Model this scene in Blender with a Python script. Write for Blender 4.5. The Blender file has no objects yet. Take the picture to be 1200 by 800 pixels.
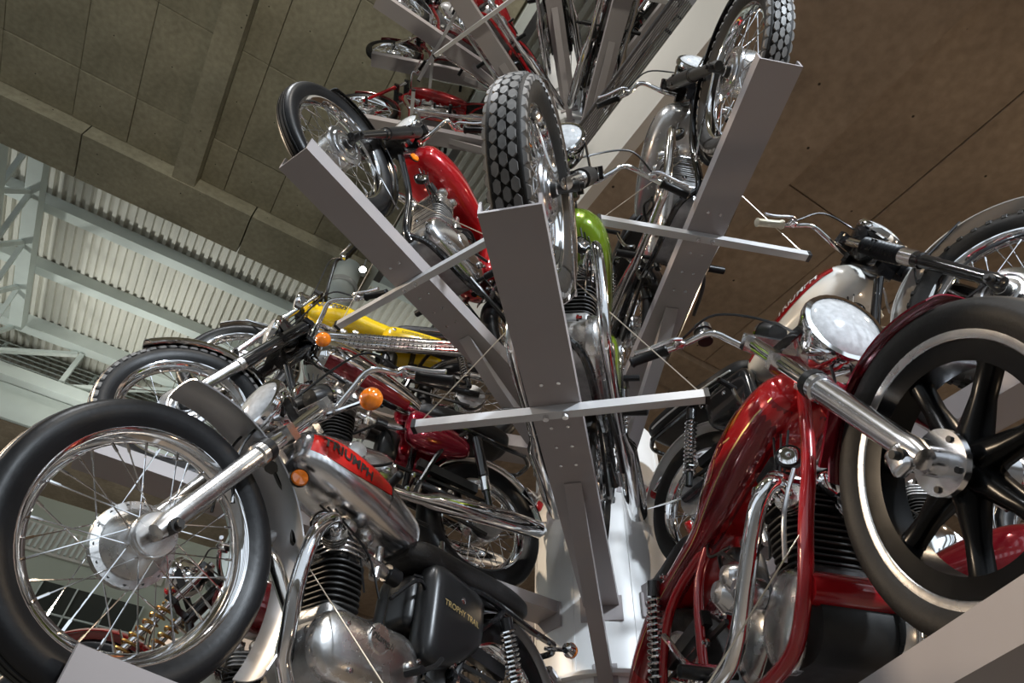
import bpy, math, random
from mathutils import Vector, Matrix
random.seed(7)
PI = math.pi
rad = math.radians
SC = bpy.context.scene
COL = SC.collection
ZO = 0.6                                   # height of the survey datum above the hall floor

# ------------------------------------------------------------------ camera, world, lights, exposure
cam_d = bpy.data.cameras.new('camera')
cam = bpy.data.objects.new('camera', cam_d)
COL.objects.link(cam)
cam_d.sensor_width = 36.0
cam_d.lens = 36.0 * 761.665 / 1200.0
cam_d.clip_start = 0.05
cam_d.clip_end = 200
r_ = Vector((0.99076, 0.13040, 0.03725)); d_ = Vector((-0.07120, 0.73390, -0.67552)); f_ = Vector((-0.11543, 0.66663, 0.73640))
cam.matrix_world = Matrix(((r_.x, -d_.x, -f_.x, 0.0), (r_.y, -d_.y, -f_.y, -3.1927), (r_.z, -d_.z, -f_.z, 1.0 + ZO), (0, 0, 0, 1)))
SC.camera = cam

world = bpy.data.worlds.new('daylight')
SC.world = world
world.use_nodes = True
bg = world.node_tree.nodes['Background']
bg.inputs['Color'].default_value = (0.80, 0.90, 1.0, 1)
bg.inputs['Strength'].default_value = 1.25

SC.view_settings.view_transform = 'Standard'
SC.view_settings.look = 'None'
SC.view_settings.exposure = 0.0
SC.view_settings.gamma = 1.0
SC.view_settings.use_curve_mapping = False


def spot(name, loc, target, power, color, size=60, radius=0.12, blend=0.5):
    l = bpy.data.lights.new(name, 'SPOT')
    l.energy = power; l.color = color; l.spot_size = rad(size); l.spot_blend = blend; l.shadow_soft_size = radius
    o = bpy.data.objects.new(name, l)
    COL.objects.link(o)
    o.location = loc
    o.rotation_euler = (Vector(target) - Vector(loc)).to_track_quat('-Z', 'Y').to_euler()
    return o


# gallery spotlights: warm ones on the slab side, a cool daylight fill in front, added washes last
WARM = (1.0, 0.78, 0.55)
COOL = (0.82, 0.91, 1.0)
spot('spotlight_slab_warm', (-6.2, -2.4, 5.2), (-0.2, -0.4, 3.2), 1300, WARM, 46, 0.22)
spot('spotlight_slab_cool', (-2.6, -5.4, 9.8), (-1.0, -1.6, 2.4), 1000, (0.95, 0.97, 1.0), 50, 0.25)
spot('daylight_fill_front', (4.4, -6.4, 5.6), (-0.2, -0.6, 3.5), 2300, COOL, 40, 0.25)  # added spot in place of cool window daylight from the right
spot('spotlight_front_high', (1.4, -6.6, 9.4), (0.6, -1.2, 2.4), 700, (1.0, 0.94, 0.86), 46, 0.25)
spot('spotlight_mezzanine', (3.8, -1.6, 5.7), (0.9, -1.2, 2.2), 150, WARM, 80, 0.1)
spot('spotlight_mezzanine_far', (3.6, 3.2, 5.7), (0.5, 0.2, 3.0), 220, WARM, 80, 0.1)
spot('spotlight_low_warm', (-4.2, 3.2, 4.6), (0, 0, 2.6), 260, WARM, 60, 0.1)
spot('spotlight_upper', (-1.6, -4.2, 9.9), (0.0, -0.4, 8.4), 420, (1.0, 0.95, 0.88), 70, 0.15)
spot('slab_fill', (2.2, -8.4, 5.6), (-5.0, 1.6, 10.6), 1350, (1.0, 0.95, 0.80), 80, 0.3, 1.0)  # added fill that brightens the high slab, no fixture stands here
spot('mezzanine_fill', (5.4, -1.6, 0.5), (3.4, 0.4, 6.2), 170, (1.0, 0.72, 0.46), 130, 0.2, 1.0)  # added warm fill to lift the mezzanine underside, not an actual uplighter
# unseen fill spots added to brighten the ribbed steel roof
for k_ in range(3):
    spot('roof_fill', (-17.0 + 4.6 * k_, 2.2 + 3.8 * k_, 10.2), (-14.5 + 4.6 * k_, 5.2 + 3.8 * k_, 15.0), 520, (0.97, 1.0, 0.93), 150, 0.3, 1.0)

# ------------------------------------------------------------------ materials
MATS = {}


def mat(name, color, rough=0.5, metal=0.0, coat=0.0, noise=0.0, scale=8.0, bump=0.0, trans=0.0, spec=0.5, color2=None, emit=0.0, bscale=None):
    m = bpy.data.materials.new(name)
    m.use_nodes = True
    nt = m.node_tree
    b = nt.nodes['Principled BSDF']
    b.inputs['Base Color'].default_value = (*color, 1)
    b.inputs['Roughness'].default_value = rough
    b.inputs['Metallic'].default_value = metal
    b.inputs['Specular IOR Level'].default_value = spec
    if coat:
        b.inputs['Coat Weight'].default_value = coat
        b.inputs['Coat Roughness'].default_value = 0.04
    if trans:
        b.inputs['Transmission Weight'].default_value = trans
    if emit:
        b.inputs['Emission Color'].default_value = (*color, 1)
        b.inputs['Emission Strength'].default_value = emit
    tc = nt.nodes.new('ShaderNodeTexCoord')
    nz = nt.nodes.new('ShaderNodeTexNoise')
    nz.inputs['Scale'].default_value = scale
    nz.inputs['Detail'].default_value = 6
    nt.links.new(tc.outputs['Object'], nz.inputs['Vector'])
    if noise or color2:
        c2 = color2 or tuple(max(0.0, c * (1 - noise)) for c in color)
        rp = nt.nodes.new('ShaderNodeValToRGB')
        rp.color_ramp.elements[0].position = 0.34
        rp.color_ramp.elements[1].position = 0.66
        rp.color_ramp.elements[0].color = (*c2, 1)
        rp.color_ramp.elements[1].color = (*color, 1)
        nt.links.new(nz.outputs['Fac'], rp.inputs['Fac'])
        nt.links.new(rp.outputs['Color'], b.inputs['Base Color'])
    mr = nt.nodes.new('ShaderNodeMapRange')
    mr.inputs['To Min'].default_value = max(0.0, rough * 0.8)
    mr.inputs['To Max'].default_value = min(1.0, rough * 1.2)
    nt.links.new(nz.outputs['Fac'], mr.inputs['Value'])
    nt.links.new(mr.outputs['Result'], b.inputs['Roughness'])
    if bump:
        n2 = nt.nodes.new('ShaderNodeTexNoise')
        n2.inputs['Scale'].default_value = bscale or scale * 6
        n2.inputs['Detail'].default_value = 4
        nt.links.new(tc.outputs['Object'], n2.inputs['Vector'])
        bp = nt.nodes.new('ShaderNodeBump')
        bp.inputs['Strength'].default_value = bump
        bp.inputs['Distance'].default_value = 0.01
        nt.links.new(n2.outputs['Fac'], bp.inputs['Height'])
        nt.links.new(bp.outputs['Normal'], b.inputs['Normal'])
    MATS[name] = m
    return m


def concrete(name, c1, c2, pit):
    """cast concrete: two-tone cloudy stain, small dark bug holes, fine grain"""
    m = mat(name, c1, 0.85, noise=0.2, scale=1.1, color2=c2, bump=0.35, bscale=26, spec=0.2)
    nt = m.node_tree
    b = nt.nodes['Principled BSDF']
    tc = nt.nodes['Texture Coordinate']
    v = nt.nodes.new('ShaderNodeTexVoronoi')
    v.inputs['Scale'].default_value = 5.5
    nt.links.new(tc.outputs['Object'], v.inputs['Vector'])
    g = nt.nodes.new('ShaderNodeMapRange')
    g.inputs['From Min'].default_value = 0.035
    g.inputs['From Max'].default_value = 0.075
    nt.links.new(v.outputs['Distance'], g.inputs['Value'])
    n3 = nt.nodes.new('ShaderNodeTexNoise')
    n3.inputs['Scale'].default_value = 14
    n3.inputs['Detail'].default_value = 8
    nt.links.new(tc.outputs['Object'], n3.inputs['Vector'])
    mx = nt.nodes.new('ShaderNodeMix'); mx.data_type = 'RGBA'
    mx.inputs[6].default_value = (*pit, 1)
    src = b.inputs['Base Color'].links[0].from_socket
    nt.links.new(g.outputs['Result'], mx.inputs[0])
    nt.links.new(src, mx.inputs[7])
    m2 = nt.nodes.new('ShaderNodeMix'); m2.data_type = 'RGBA'; m2.blend_type = 'MULTIPLY'
    m2.inputs[0].default_value = 0.45
    nt.links.new(mx.outputs[2], m2.inputs[6])
    nt.links.new(n3.outputs['Color'], m2.inputs[7])
    h = nt.nodes.new('ShaderNodeMapRange')
    h.inputs['From Min'].default_value = 0.3; h.inputs['From Max'].default_value = 0.7
    h.inputs['To Min'].default_value = 0.6; h.inputs['To Max'].default_value = 1.15
    nt.links.new(n3.outputs['Fac'], h.inputs['Value'])
    nt.links.new(h.outputs['Result'], m2.inputs[7])
    nt.links.new(m2.outputs[2], b.inputs['Base Color'])
    return m


mat('chrome', (0.86, 0.86, 0.87), 0.07, 1.0, scale=30)
mat('old_chrome', (0.78, 0.75, 0.72), 0.13, 1.0, noise=0.12, scale=18)
mat('alloy', (0.70, 0.69, 0.68), 0.27, 1.0, noise=0.15, scale=14, bump=0.03)
mat('bright_alloy', (0.82, 0.82, 0.84), 0.2, 1.0, noise=0.1, scale=10)
mat('cast_alloy', (0.46, 0.46, 0.46), 0.42, 0.9, noise=0.3, scale=22, bump=0.15)
mat('satin_silver', (0.55, 0.55, 0.57), 0.34, 0.75, noise=0.08, scale=9)
mat('black_paint', (0.012, 0.012, 0.013), 0.16, coat=0.8)
mat('black_satin', (0.010, 0.010, 0.0105), 0.34, scale=20)
mat('cast_black', (0.003, 0.003, 0.0032), 0.24, spec=0.16, scale=20)
mat('iron_black', (0.025, 0.024, 0.023), 0.5, 0.3, noise=0.3, scale=25)
mat('rubber', (0.008, 0.008, 0.009), 0.40, spec=0.3, noise=0.3, scale=12, bump=0.05)
mat('old_rubber', (0.016, 0.014, 0.012), 0.58, spec=0.3, noise=0.35, scale=12, bump=0.1)
mat('tread_rubber', (0.20, 0.19, 0.18), 0.5, noise=0.4, scale=9, bump=0.08)
mat('leather_black', (0.016, 0.015, 0.015), 0.5, noise=0.2, scale=30, bump=0.15)
mat('red_paint', (0.42, 0.008, 0.012), 0.16, 0.25, coat=1.0, noise=0.1)
mat('dark_red_paint', (0.20, 0.006, 0.012), 0.16, 0.35, coat=1.0, noise=0.15)
mat('candy_red', (0.30, 0.004, 0.022), 0.17, 0.5, coat=1.0, noise=0.1)
mat('tree_red', (0.33, 0.006, 0.010), 0.2, 0.1, coat=0.9)
mat('scarlet', (0.62, 0.015, 0.010), 0.25, coat=0.7)
mat('yellow_paint', (0.86, 0.58, 0.012), 0.2, coat=1.0, noise=0.05)
mat('green_paint', (0.19, 0.30, 0.012), 0.2, 0.35, coat=1.0, noise=0.15)
mat('white_paint', (0.80, 0.79, 0.75), 0.25, coat=0.6)
mat('silver_paint', (0.38, 0.38, 0.38), 0.26, 0.6, coat=0.8, noise=0.06)
mat('grey_paint', (0.30, 0.30, 0.31), 0.35, 0.3)
mat('orange_lens', (0.95, 0.24, 0.012), 0.12, coat=1.0, noise=0.25, scale=60)
mat('red_lens', (0.45, 0.01, 0.012), 0.12, coat=1.0)
mat('lens_glass', (0.86, 0.88, 0.90), 0.08, coat=1.0, trans=0.25, noise=0.25, scale=60)
mat('lettering_black', (0.02, 0.018, 0.016), 0.4)
mat('lettering_gold', (0.62, 0.47, 0.20), 0.35, 0.5)
mat('lettering_white', (0.75, 0.74, 0.70), 0.4)
mat('ivory_grip', (0.62, 0.58, 0.46), 0.45, noise=0.1)
mat('gold_spring', (0.48, 0.30, 0.10), 0.3, 0.9)
mat('tray_paint', (0.36, 0.33, 0.33), 0.42, noise=0.05, scale=3)
mat('bar_paint', (0.62, 0.62, 0.63), 0.35, 0.2, noise=0.06, scale=5)
mat('bolt_and_hole_light', (0.8, 0.8, 0.8), 0.25, 0.9)
mat('trunk_paint', (0.80, 0.80, 0.79), 0.35, noise=0.08, scale=2.5)
mat('wire_steel', (0.62, 0.55, 0.45), 0.35, 0.8)
mat('cable_steel', (0.20, 0.20, 0.21), 0.35, 0.8)
mat('white_steel', (0.74, 0.80, 0.77), 0.5, noise=0.06, scale=2)
mat('deck_steel', (0.80, 0.78, 0.71), 0.55, noise=0.08, scale=1.5)
mat('fascia_plaster', (0.74, 0.71, 0.66), 0.7, noise=0.06, scale=1.5)
mat('pale_wall', (0.52, 0.56, 0.48), 0.7, noise=0.06, scale=0.8)
mat('dark_glass', (0.05, 0.055, 0.05), 0.08, coat=0.5)
mat('floor_terrazzo', (0.36, 0.32, 0.28), 0.35, noise=0.12, scale=1.2)
mat('lamp_glow', (1.0, 0.93, 0.80), 0.3, emit=30)
mat('lamp_body', (0.55, 0.57, 0.56), 0.45)
mat('perspex', (0.75, 0.72, 0.70), 0.08, trans=0.85)
concrete('concrete_olive', (0.42, 0.39, 0.29), (0.30, 0.28, 0.205), (0.035, 0.032, 0.024))
concrete('concrete_brown', (0.42, 0.33, 0.245), (0.30, 0.235, 0.175), (0.03, 0.025, 0.02))

# ------------------------------------------------------------------ mesh helpers
def V(*a):
    return Vector(a)


def crom(pts, k=6, closed=False):
    """Catmull-Rom through pts"""
    P = [Vector(p) for p in pts]
    n = len(P)
    out = []
    rng = range(n if closed else n - 1)
    for i in rng:
        p1, p2 = P[i], P[(i + 1) % n]
        p0 = P[i - 1] if (i > 0 or closed) else p1 * 2 - p2
        p3 = P[(i + 2) % n] if (i + 2 < n or closed) else p2 * 2 - p1
        for j in range(k):
            t = j / k
            out.append(0.5 * ((2 * p1) + (p2 - p0) * t + (2 * p0 - 5 * p1 + 4 * p2 - p3) * t * t + (3 * p1 - p0 - 3 * p2 + p3) * t ** 3))
    if not closed:
        out.append(P[-1])
    return out


def interp(tab, x):
    """piecewise-smooth interpolation of rows (x, a, b, ...) sorted by x"""
    if x <= tab[0][0]:
        return tab[0][1:]
    for a, b in zip(tab, tab[1:]):
        if x <= b[0]:
            t = (x - a[0]) / (b[0] - a[0])
            return tuple(p + (q - p) * t for p, q in zip(a[1:], b[1:]))
    return tab[-1][1:]


class MB:
    def __init__(self):
        self.v = []
        self.f = []

    def add(self, verts, faces, M=None):
        o = len(self.v)
        if M is not None:
            verts = [M @ Vector(p) for p in verts]
        self.v += [tuple(p) for p in verts]
        self.f += [tuple(i + o for i in f) for f in faces]
        return self

    def box(self, c, s, M=None):
        x, y, z = (k / 2 for k in s)
        vs = [Vector(c) + Vector((a * x, b * y, d * z)) for a in (-1, 1) for b in (-1, 1) for d in (-1, 1)]
        return self.add(vs, [(0, 1, 3, 2), (4, 6, 7, 5), (0, 4, 5, 1), (2, 3, 7, 6), (0, 2, 6, 4), (1, 5, 7, 3)], M)

    def bar(self, a, b, w, h, up=(0, 0, 1)):
        """rectangular bar from a to b, w across, h along up"""
        a, b = Vector(a), Vector(b)
        d = (b - a).normalized()
        s = d.cross(Vector(up))
        if s.length < 1e-4:
            s = d.cross(Vector((1, 0, 0)))
        s.normalize()
        u = s.cross(d)
        vs = [p + s * (i * w / 2) + u * (j * h / 2) for p in (a, b) for i, j in ((-1, -1), (1, -1), (1, 1), (-1, 1))]
        return self.add(vs, [(3, 2, 1, 0), (4, 5, 6, 7), (0, 1, 5, 4), (1, 2, 6, 5), (2, 3, 7, 6), (3, 0, 4, 7)])

    def loft(self, rings, cap=True, close=True):
        n = len(rings[0])
        vs = [p for r in rings for p in r]
        fs = []
        for i in range(len(rings) - 1):
            for j in range(n if close else n - 1):
                k = (j + 1) % n
                fs.append((i * n + j, i * n + k, (i + 1) * n + k, (i + 1) * n + j))
        if cap:
            fs.append(tuple(range(n - 1, -1, -1)))
            fs.append(tuple((len(rings) - 1) * n + j for j in range(n)))
        return self.add(vs, fs)

    def tube(self, path, r, n=8, cap=True):
        P = [Vector(p) for p in path]
        m = len(P)
        R = r if isinstance(r, (list, tuple)) else [r] * m
        T = []
        for i in range(m):
            t = P[min(i + 1, m - 1)] - P[max(i - 1, 0)]
            T.append(t.normalized())
        u = T[0].cross(Vector((0, 0, 1)))
        if u.length < 1e-3:
            u = T[0].cross(Vector((0, 1, 0)))
        u.normalize()
        rings = []
        for i in range(m):
            u = (u - T[i] * u.dot(T[i])).normalized()
            w = T[i].cross(u)
            rings.append([P[i] + (u * math.cos(2 * PI * j / n) + w * math.sin(2 * PI * j / n)) * R[i] for j in range(n)])
        return self.loft(rings, cap)

    def lathe(self, prof, c=(0, 0, 0), axis=(0, 1, 0), n=32, closed=False):
        """prof = [(radius, distance along axis)]"""
        ax = Vector(axis).normalized()
        u = ax.cross(Vector((0, 0, 1)))
        if u.length < 1e-3:
            u = Vector((1, 0, 0))
        u.normalize()
        w = ax.cross(u)
        c = Vector(c)
        vs = []
        for r, h in prof:
            for j in range(n):
                t = 2 * PI * j / n
                vs.append(c + ax * h + (u * math.cos(t) + w * math.sin(t)) * max(r, 1e-5))
        fs = []
        m = len(prof)
        for i in range(m if closed else m - 1):
            i2 = (i + 1) % m
            for j in range(n):
                k = (j + 1) % n
                fs.append((i * n + j, i * n + k, i2 * n + k, i2 * n + j))
        return self.add(vs, fs)

    def rbox(self, c, s, r, M=None, n=3):
        """box with rounded edges: rounded outline lofted along z with inset ends"""
        x, y, z = (k / 2 for k in s)
        r = min(r, x * 0.98, y * 0.98, z * 0.98)

        def ring(zz, ins):
            out = []
            for cx, cy, a0 in ((x - r, y - r, 0), (-x + r, y - r, PI / 2), (-x + r, -y + r, PI), (x - r, -y + r, 1.5 * PI)):
                for q in range(n + 1):
                    t = a0 + q / n * PI / 2
                    out.append(Vector(c) + Vector((cx + (r - ins) * math.cos(t), cy + (r - ins) * math.sin(t), zz)))
            return out
        rings = []
        for q in range(n + 1):
            t = q / n * PI / 2
            rings.append(ring(-z + r - r * math.cos(t), r - r * math.sin(t)))
        for q in range(n + 1):
            t = q / n * PI / 2
            rings.append(ring(z - r + r * math.sin(t), r - r * math.cos(t)))
        o = MB().loft(rings)
        return self.add(o.v, o.f, M)

    def plate(self, c, sx, sy, th, cr, M=None, n=5):
        x, y = sx / 2, sy / 2
        cr = min(cr, x * 0.98, y * 0.98)

        def ring(zz, ins):
            return [Vector(c) + Vector((cx + (cr - ins) * math.cos(a0 + q / n * PI / 2), cy + (cr - ins) * math.sin(a0 + q / n * PI / 2), zz))
                    for cx, cy, a0 in ((x - cr, y - cr, 0), (-x + cr, y - cr, PI / 2), (-x + cr, -y + cr, PI), (x - cr, -y + cr, 1.5 * PI)) for q in range(n + 1)]
        o = MB().loft([ring(-th / 2, 0.002), ring(-th / 4, 0), ring(th / 4, 0), ring(th / 2, 0.002)])
        return self.add(o.v, o.f, M)

    def guard(self, R, a0, a1, w, depth=0.35, c=(0, 0, 0), n=28, th=0.0035, flare=0.0):
        """mudguard: curved cross-section swept about the y axis; angles in degrees, 0 forward, 90 up, 180 back"""
        k = 8
        cx, cy, cz = c
        outer, inner = [], []
        for i in range(n + 1):
            t = rad(a0 + (a1 - a0) * i / n)
            ro, ri = [], []
            for j in range(k + 1):
                q = -1 + 2 * j / k
                y = q * w / 2
                dr = -depth * w / 2 * abs(q) ** 2.4
                for lst, off in ((ro, 0), (ri, -th)):
                    rr = R + dr + off
                    lst.append(Vector((cx + rr * math.cos(t), cy + y * (1 if off == 0 else 0.97), cz + rr * math.sin(t))))
            outer.append(ro)
            inner.append(ri[::-1])
        rings = [o + i_ for o, i_ in zip(outer, inner)]
        return self.loft(rings)

    def hull2(self, c1, r1, c2, r2, y0, y1, dome=0.02, n=16, c3=None):
        """plate whose outline is the hull of two discs in the xz plane, from y0 to y1, with a domed outer face"""
        (x1, z1), (x2, z2) = c1, c2
        d = math.hypot(x2 - x1, z2 - z1)
        th = math.atan2(z2 - z1, x2 - x1)
        al = math.acos(max(-1, min(1, (r1 - r2) / d)))
        pts = []
        for i in range(n + 1):
            t = th + al + (2 * PI - 2 * al) * i / n
            pts.append((x1 + r1 * math.cos(t), z1 + r1 * math.sin(t)))
        for i in range(n + 1):
            t = th - al + 2 * al * i / n
            pts.append((x2 + r2 * math.cos(t), z2 + r2 * math.sin(t)))
        mx, mz = (x1 + x2) / 2, (z1 + z2) / 2
        sg = 1 if y1 > y0 else -1

        def ring(y, s):
            return [Vector((mx + (x - mx) * s, y, mz + (z - mz) * s)) for x, z in pts]
        rings = [ring(y0, 1), ring(y1 - sg * dome * 0.55, 1.0), ring(y1 - sg * dome * 0.2, 0.97), ring(y1, 0.90), ring(y1 + sg * dome * 0.35, 0.7), ring(y1 + sg * dome * 0.55, 0.4), ring(y1 + sg * dome * 0.6, 0.08)]
        return self.loft(rings)

    def mesh(self, name, m, ang=38):
        me = bpy.data.meshes.new(name)
        me.from_pydata(self.v, [], self.f)
        me.validate()
        import bmesh
        bm = bmesh.new()
        bm.from_mesh(me)
        bmesh.ops.recalc_face_normals(bm, faces=bm.faces)
        bm.to_mesh(me)
        bm.free()
        me.shade_smooth()
        me.set_sharp_from_angle(angle=rad(ang))
        me.materials.append(MATS[m])
        return me

    def build(self, name, m, parent=None, ang=38, M=None):
        return link(name, self.mesh(name, m, ang), parent, M)


def link(name, data, parent=None, M=None):
    o = bpy.data.objects.new(name, data)
    COL.objects.link(o)
    o.parent = parent
    if M is not None:
        o.matrix_local = M
    return o


def tag(o, label, cat, group=None, kind=None):
    o['label'] = label
    o['category'] = cat
    if group:
        o['group'] = group
    if kind:
        o['kind'] = kind
    return o


def struct(o, label=None, cat=None):
    o['kind'] = 'structure'
    if label:
        o['label'] = label
        o['category'] = cat
    return o


def empty(name, loc=(0, 0, 0), M=None):
    o = bpy.data.objects.new(name, None)
    o.empty_display_size = 0.1
    COL.objects.link(o)
    o.location = loc
    if M is not None:
        o.matrix_world = M
    return o


_text = {}


def text_mesh(s, size=1.0, shear=0.0, extrude=0.0, bold=0.0):
    """flat (u, v) triangles of a string, centred; returned as verts, faces"""
    key = (s, size, shear, bold)
    if key not in _text:
        c = bpy.data.curves.new('lettering', 'FONT')
        c.body = s
        c.size = size
        c.shear = shear
        c.offset = bold
        c.align_x = 'CENTER'
        c.align_y = 'CENTER'
        c.resolution_u = 3
        o = bpy.data.objects.new('lettering', c)
        COL.objects.link(o)
        bpy.context.view_layer.update()
        dg = bpy.context.evaluated_depsgraph_get()
        me = bpy.data.meshes.new_from_object(o.evaluated_get(dg))
        _text[key] = ([tuple(v.co) for v in me.vertices], [tuple(p.vertices) for p in me.polygons])
        bpy.data.objects.remove(o)
        bpy.data.curves.remove(c)
        bpy.data.meshes.remove(me)
    return _text[key]


# ------------------------------------------------------------------ the hall: building axes A (along the slab edge) and B (across it)
EA = Vector((math.cos(rad(39.5)), math.sin(rad(39.5)), 0))
EB = Vector((math.cos(rad(129.5)), math.sin(rad(129.5)), 0))
MAB = Matrix(((EA.x, EB.x, 0, 0), (EA.y, EB.y, 0, 0), (0, 0, 1, ZO), (0, 0, 0, 1)))


def ab(name, m, parent=None, boxes=(), ang=30):
    """boxes given as (a0, a1, b0, b1, z0, z1) in building axes"""
    mb = MB()
    for a0, a1, b0, b1, z0, z1 in boxes:
        mb.box(((a0 + a1) / 2, (b0 + b1) / 2, (z0 + z1) / 2), (a1 - a0, b1 - b0, z1 - z0))
    return mb.build(name, m, parent, ang, None if parent is not None else MAB)


# floor of the hall
struct(MB().box((0, 0, -0.05), (90, 90, 0.1)).build('floor', 'floor_terrazzo'), 'pale terrazzo floor of the hall', 'floor')

# high slab on the daylight side: cast panels between an edge beam and ribs
ceil = struct(ab('ceiling', 'concrete_olive', None, [(-13, -0.86, -9, 5.35, 10.12, 10.6)]), 'olive grey coffered concrete slab with panel joints and deep ribs', 'ceiling')
LP = [-12.1, -11.35, -10.6, -9.85, -9.1, -8.35, -7.55, -6.62, -5.66, -4.9, -4.13, -3.8, -3.43, -2.68, -1.93, -1.18, -0.9]
BP = [4.53, 3.72, 2.23, 0.74, -0.75, -2.24, -3.73, -5.2]
pm = {}
for a0, a1 in zip(LP, LP[1:]):
    if abs(a0 + 4.13) < 0.01:
        continue
    for b1, b0 in zip(BP, BP[1:]):
        key = (round(a1 - a0, 2), round(b1 - b0, 2))
        if key not in pm:
            pm[key] = MB().rbox((0, 0, 0), (key[0] - 0.008, key[1] - 0.008, 0.14), 0.006, n=1).mesh('panel', 'concrete_olive', 30)
        link('panel', pm[key], ceil, Matrix.Translation(((a0 + a1) / 2, (b0 + b1) / 2, 10.07 + random.uniform(-0.006, 0.006))))
for i, (a0, a1) in enumerate([(-13, -10.4), (-10.38, -7.9), (-7.88, -5.4), (-5.38, -2.9), (-2.88, -0.86)]):
    ab('edge_beam', 'concrete_olive', ceil, [(a0, a1, 4.53, 5.35, 9.72, 10.12)])
for a0, a1 in ((-4.13, -3.80), (-8.45, -8.1)):
    ab('rib', 'concrete_olive', ceil, [(a0, a1, -9, 4.53, 9.74, 10.12)])
# steel-faced side of that slab along the opening
tr = struct(ab('trim_1', 'white_steel', None, [(-0.86, -0.74, -9, 5.35, 9.9, 10.6)]), 'pale steel edging along the slab opening', 'trim')
ab('web', 'grey_paint', tr, [(-0.80, -0.52, -9, 5.3, 10.56, 10.62)])

# round pillar under the slab corner
p0 = EA * -1.2 + EB * 4.62
pil = struct(MB().lathe([(0.0, 0), (0.21, 0), (0.21, 9.72), (0, 9.72)], (p0.x, p0.y, ZO), (0, 0, 1), 32).build('pillar', 'white_steel'), 'round pale grey pillar carrying the high slab corner', 'pillar')
MB().lathe([(0.22, 0), (0.24, 0.02), (0.24, 0.10), (0.22, 0.12)], (p0.x, p0.y, ZO + 9.15), (0, 0, 1), 32).build('collar', 'lamp_body', pil)

# mezzanine slab beside the tree, with its fascia and cable railing
mez = struct(ab('ceiling_mezzanine', 'concrete_brown', None, [(-0.28, 12, -7, 7.4, 5.66, 6.02)]), 'brown concrete underside of the mezzanine', 'ceiling')
ab('edge_beam', 'concrete_brown', mez, [(-0.28, 0.84, -7, 7.4, 5.40, 5.66)])
ab('cross_beam', 'concrete_brown', mez, [(0.84, 12, 0.35, 0.75, 5.44, 5.66)])
RP = [0.86, 1.70, 2.54, 3.38, 4.22, 5.9, 7.6, 9.3]
RB = [-6.9, -5.0, -3.1, -1.4, 0.35, 0.75, 2.4, 4.1, 5.8, 7.4]
for a0, a1 in zip(RP, RP[1:]):
    for b0, b1 in zip(RB, RB[1:]):
        if abs(b0 - 0.35) < 0.01:
            continue
        key = (round(a1 - a0, 2), round(b1 - b0, 2), 'b')
        if key not in pm:
            pm[key] = MB().rbox((0, 0, 0), (key[0] - 0.008, key[1] - 0.008, 0.14), 0.006, n=1).mesh('panel', 'concrete_brown', 30)
        link('panel', pm[key], mez, Matrix.Translation(((a0 + a1) / 2, (b0 + b1) / 2, 5.60 + random.uniform(-0.005, 0.005))))
fas = struct(ab('trim_2', 'fascia_plaster', None, [(-0.37, -0.28, -7, 7.4, 5.40, 6.08)]), 'cream plaster fascia along the mezzanine edge', 'trim')
rail = empty('cable_railing')
rail.matrix_world = MAB
tag(rail, 'cable railing of thin steel wires above the cream mezzanine fascia', 'railing')
for i in range(10):
    z = 6.13 + i * 0.054
    MB().tube([(-0.346, -6.8, z), (-0.346, 7.2, z)], 0.0045, 5).build('cable', 'cable_steel', rail)
for b in (-6.2, -4.2, -1.9, 2.2, 4.2, 6.2):
    MB().box((-0.346, b, 6.365), (0.02, 0.05, 0.60)).build('post', 'cable_steel', rail)
MB().tube([(-0.346, -6.8, 6.67), (-0.346, 7.2, 6.67)], 0.016, 8).build('handrail', 'cable_steel', rail)

# far wall under the mezzanine, panel joints as separate cast panels
wb = struct(ab('wall_back', 'concrete_brown', None, [(-0.28, 14, 7.46, 7.8, -0.6, 6.0)]), 'brown concrete wall under the mezzanine', 'wall')
for i in range(7):
    for j in range(4):
        key = ('w',)
        if key not in pm:
            pm[key] = MB().rbox((0, 0, 0), (1.66, 0.08, 1.43), 0.01, n=1).mesh('panel', 'concrete_brown', 30)
        link('panel', pm[key], wb, Matrix.Translation((0.6 + i * 1.68, 7.44, 0.2 + j * 1.45)))

# the other walls of the hall: solid beside the mezzanine, tall windows on the front and far side
wr = struct(ab('wall_right', 'concrete_brown', None, [(12.2, 12.5, -14, 19.4, -0.6, 14.3)]), 'concrete wall beyond the mezzanine', 'wall')
fr_ = [(-30, 12.2, -14.3, -14, -0.6, 1.2), (-30, 12.2, -14.3, -14, 12.2, 14.3)]
fr_ += [(-30 + i * 3.0, -28.9 + i * 3.0, -14.3, -14, 1.2, 12.2) for i in range(15)]
wf = struct(ab('wall_front', 'fascia_plaster', None, fr_), 'glazed front wall with plaster piers', 'wall')
fs_ = [(-30.3, -30, -14, 19.4, -0.6, 3.0), (-30.3, -30, -14, 19.4, 13.4, 14.3)] + [(-30.3, -30, -14 + i * 4.0, -13.0 + i * 4.0, 3.0, 13.4) for i in range(9)]
wd = struct(ab('wall_far', 'fascia_plaster', None, fs_), 'glazed side wall with plaster piers', 'wall')

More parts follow.
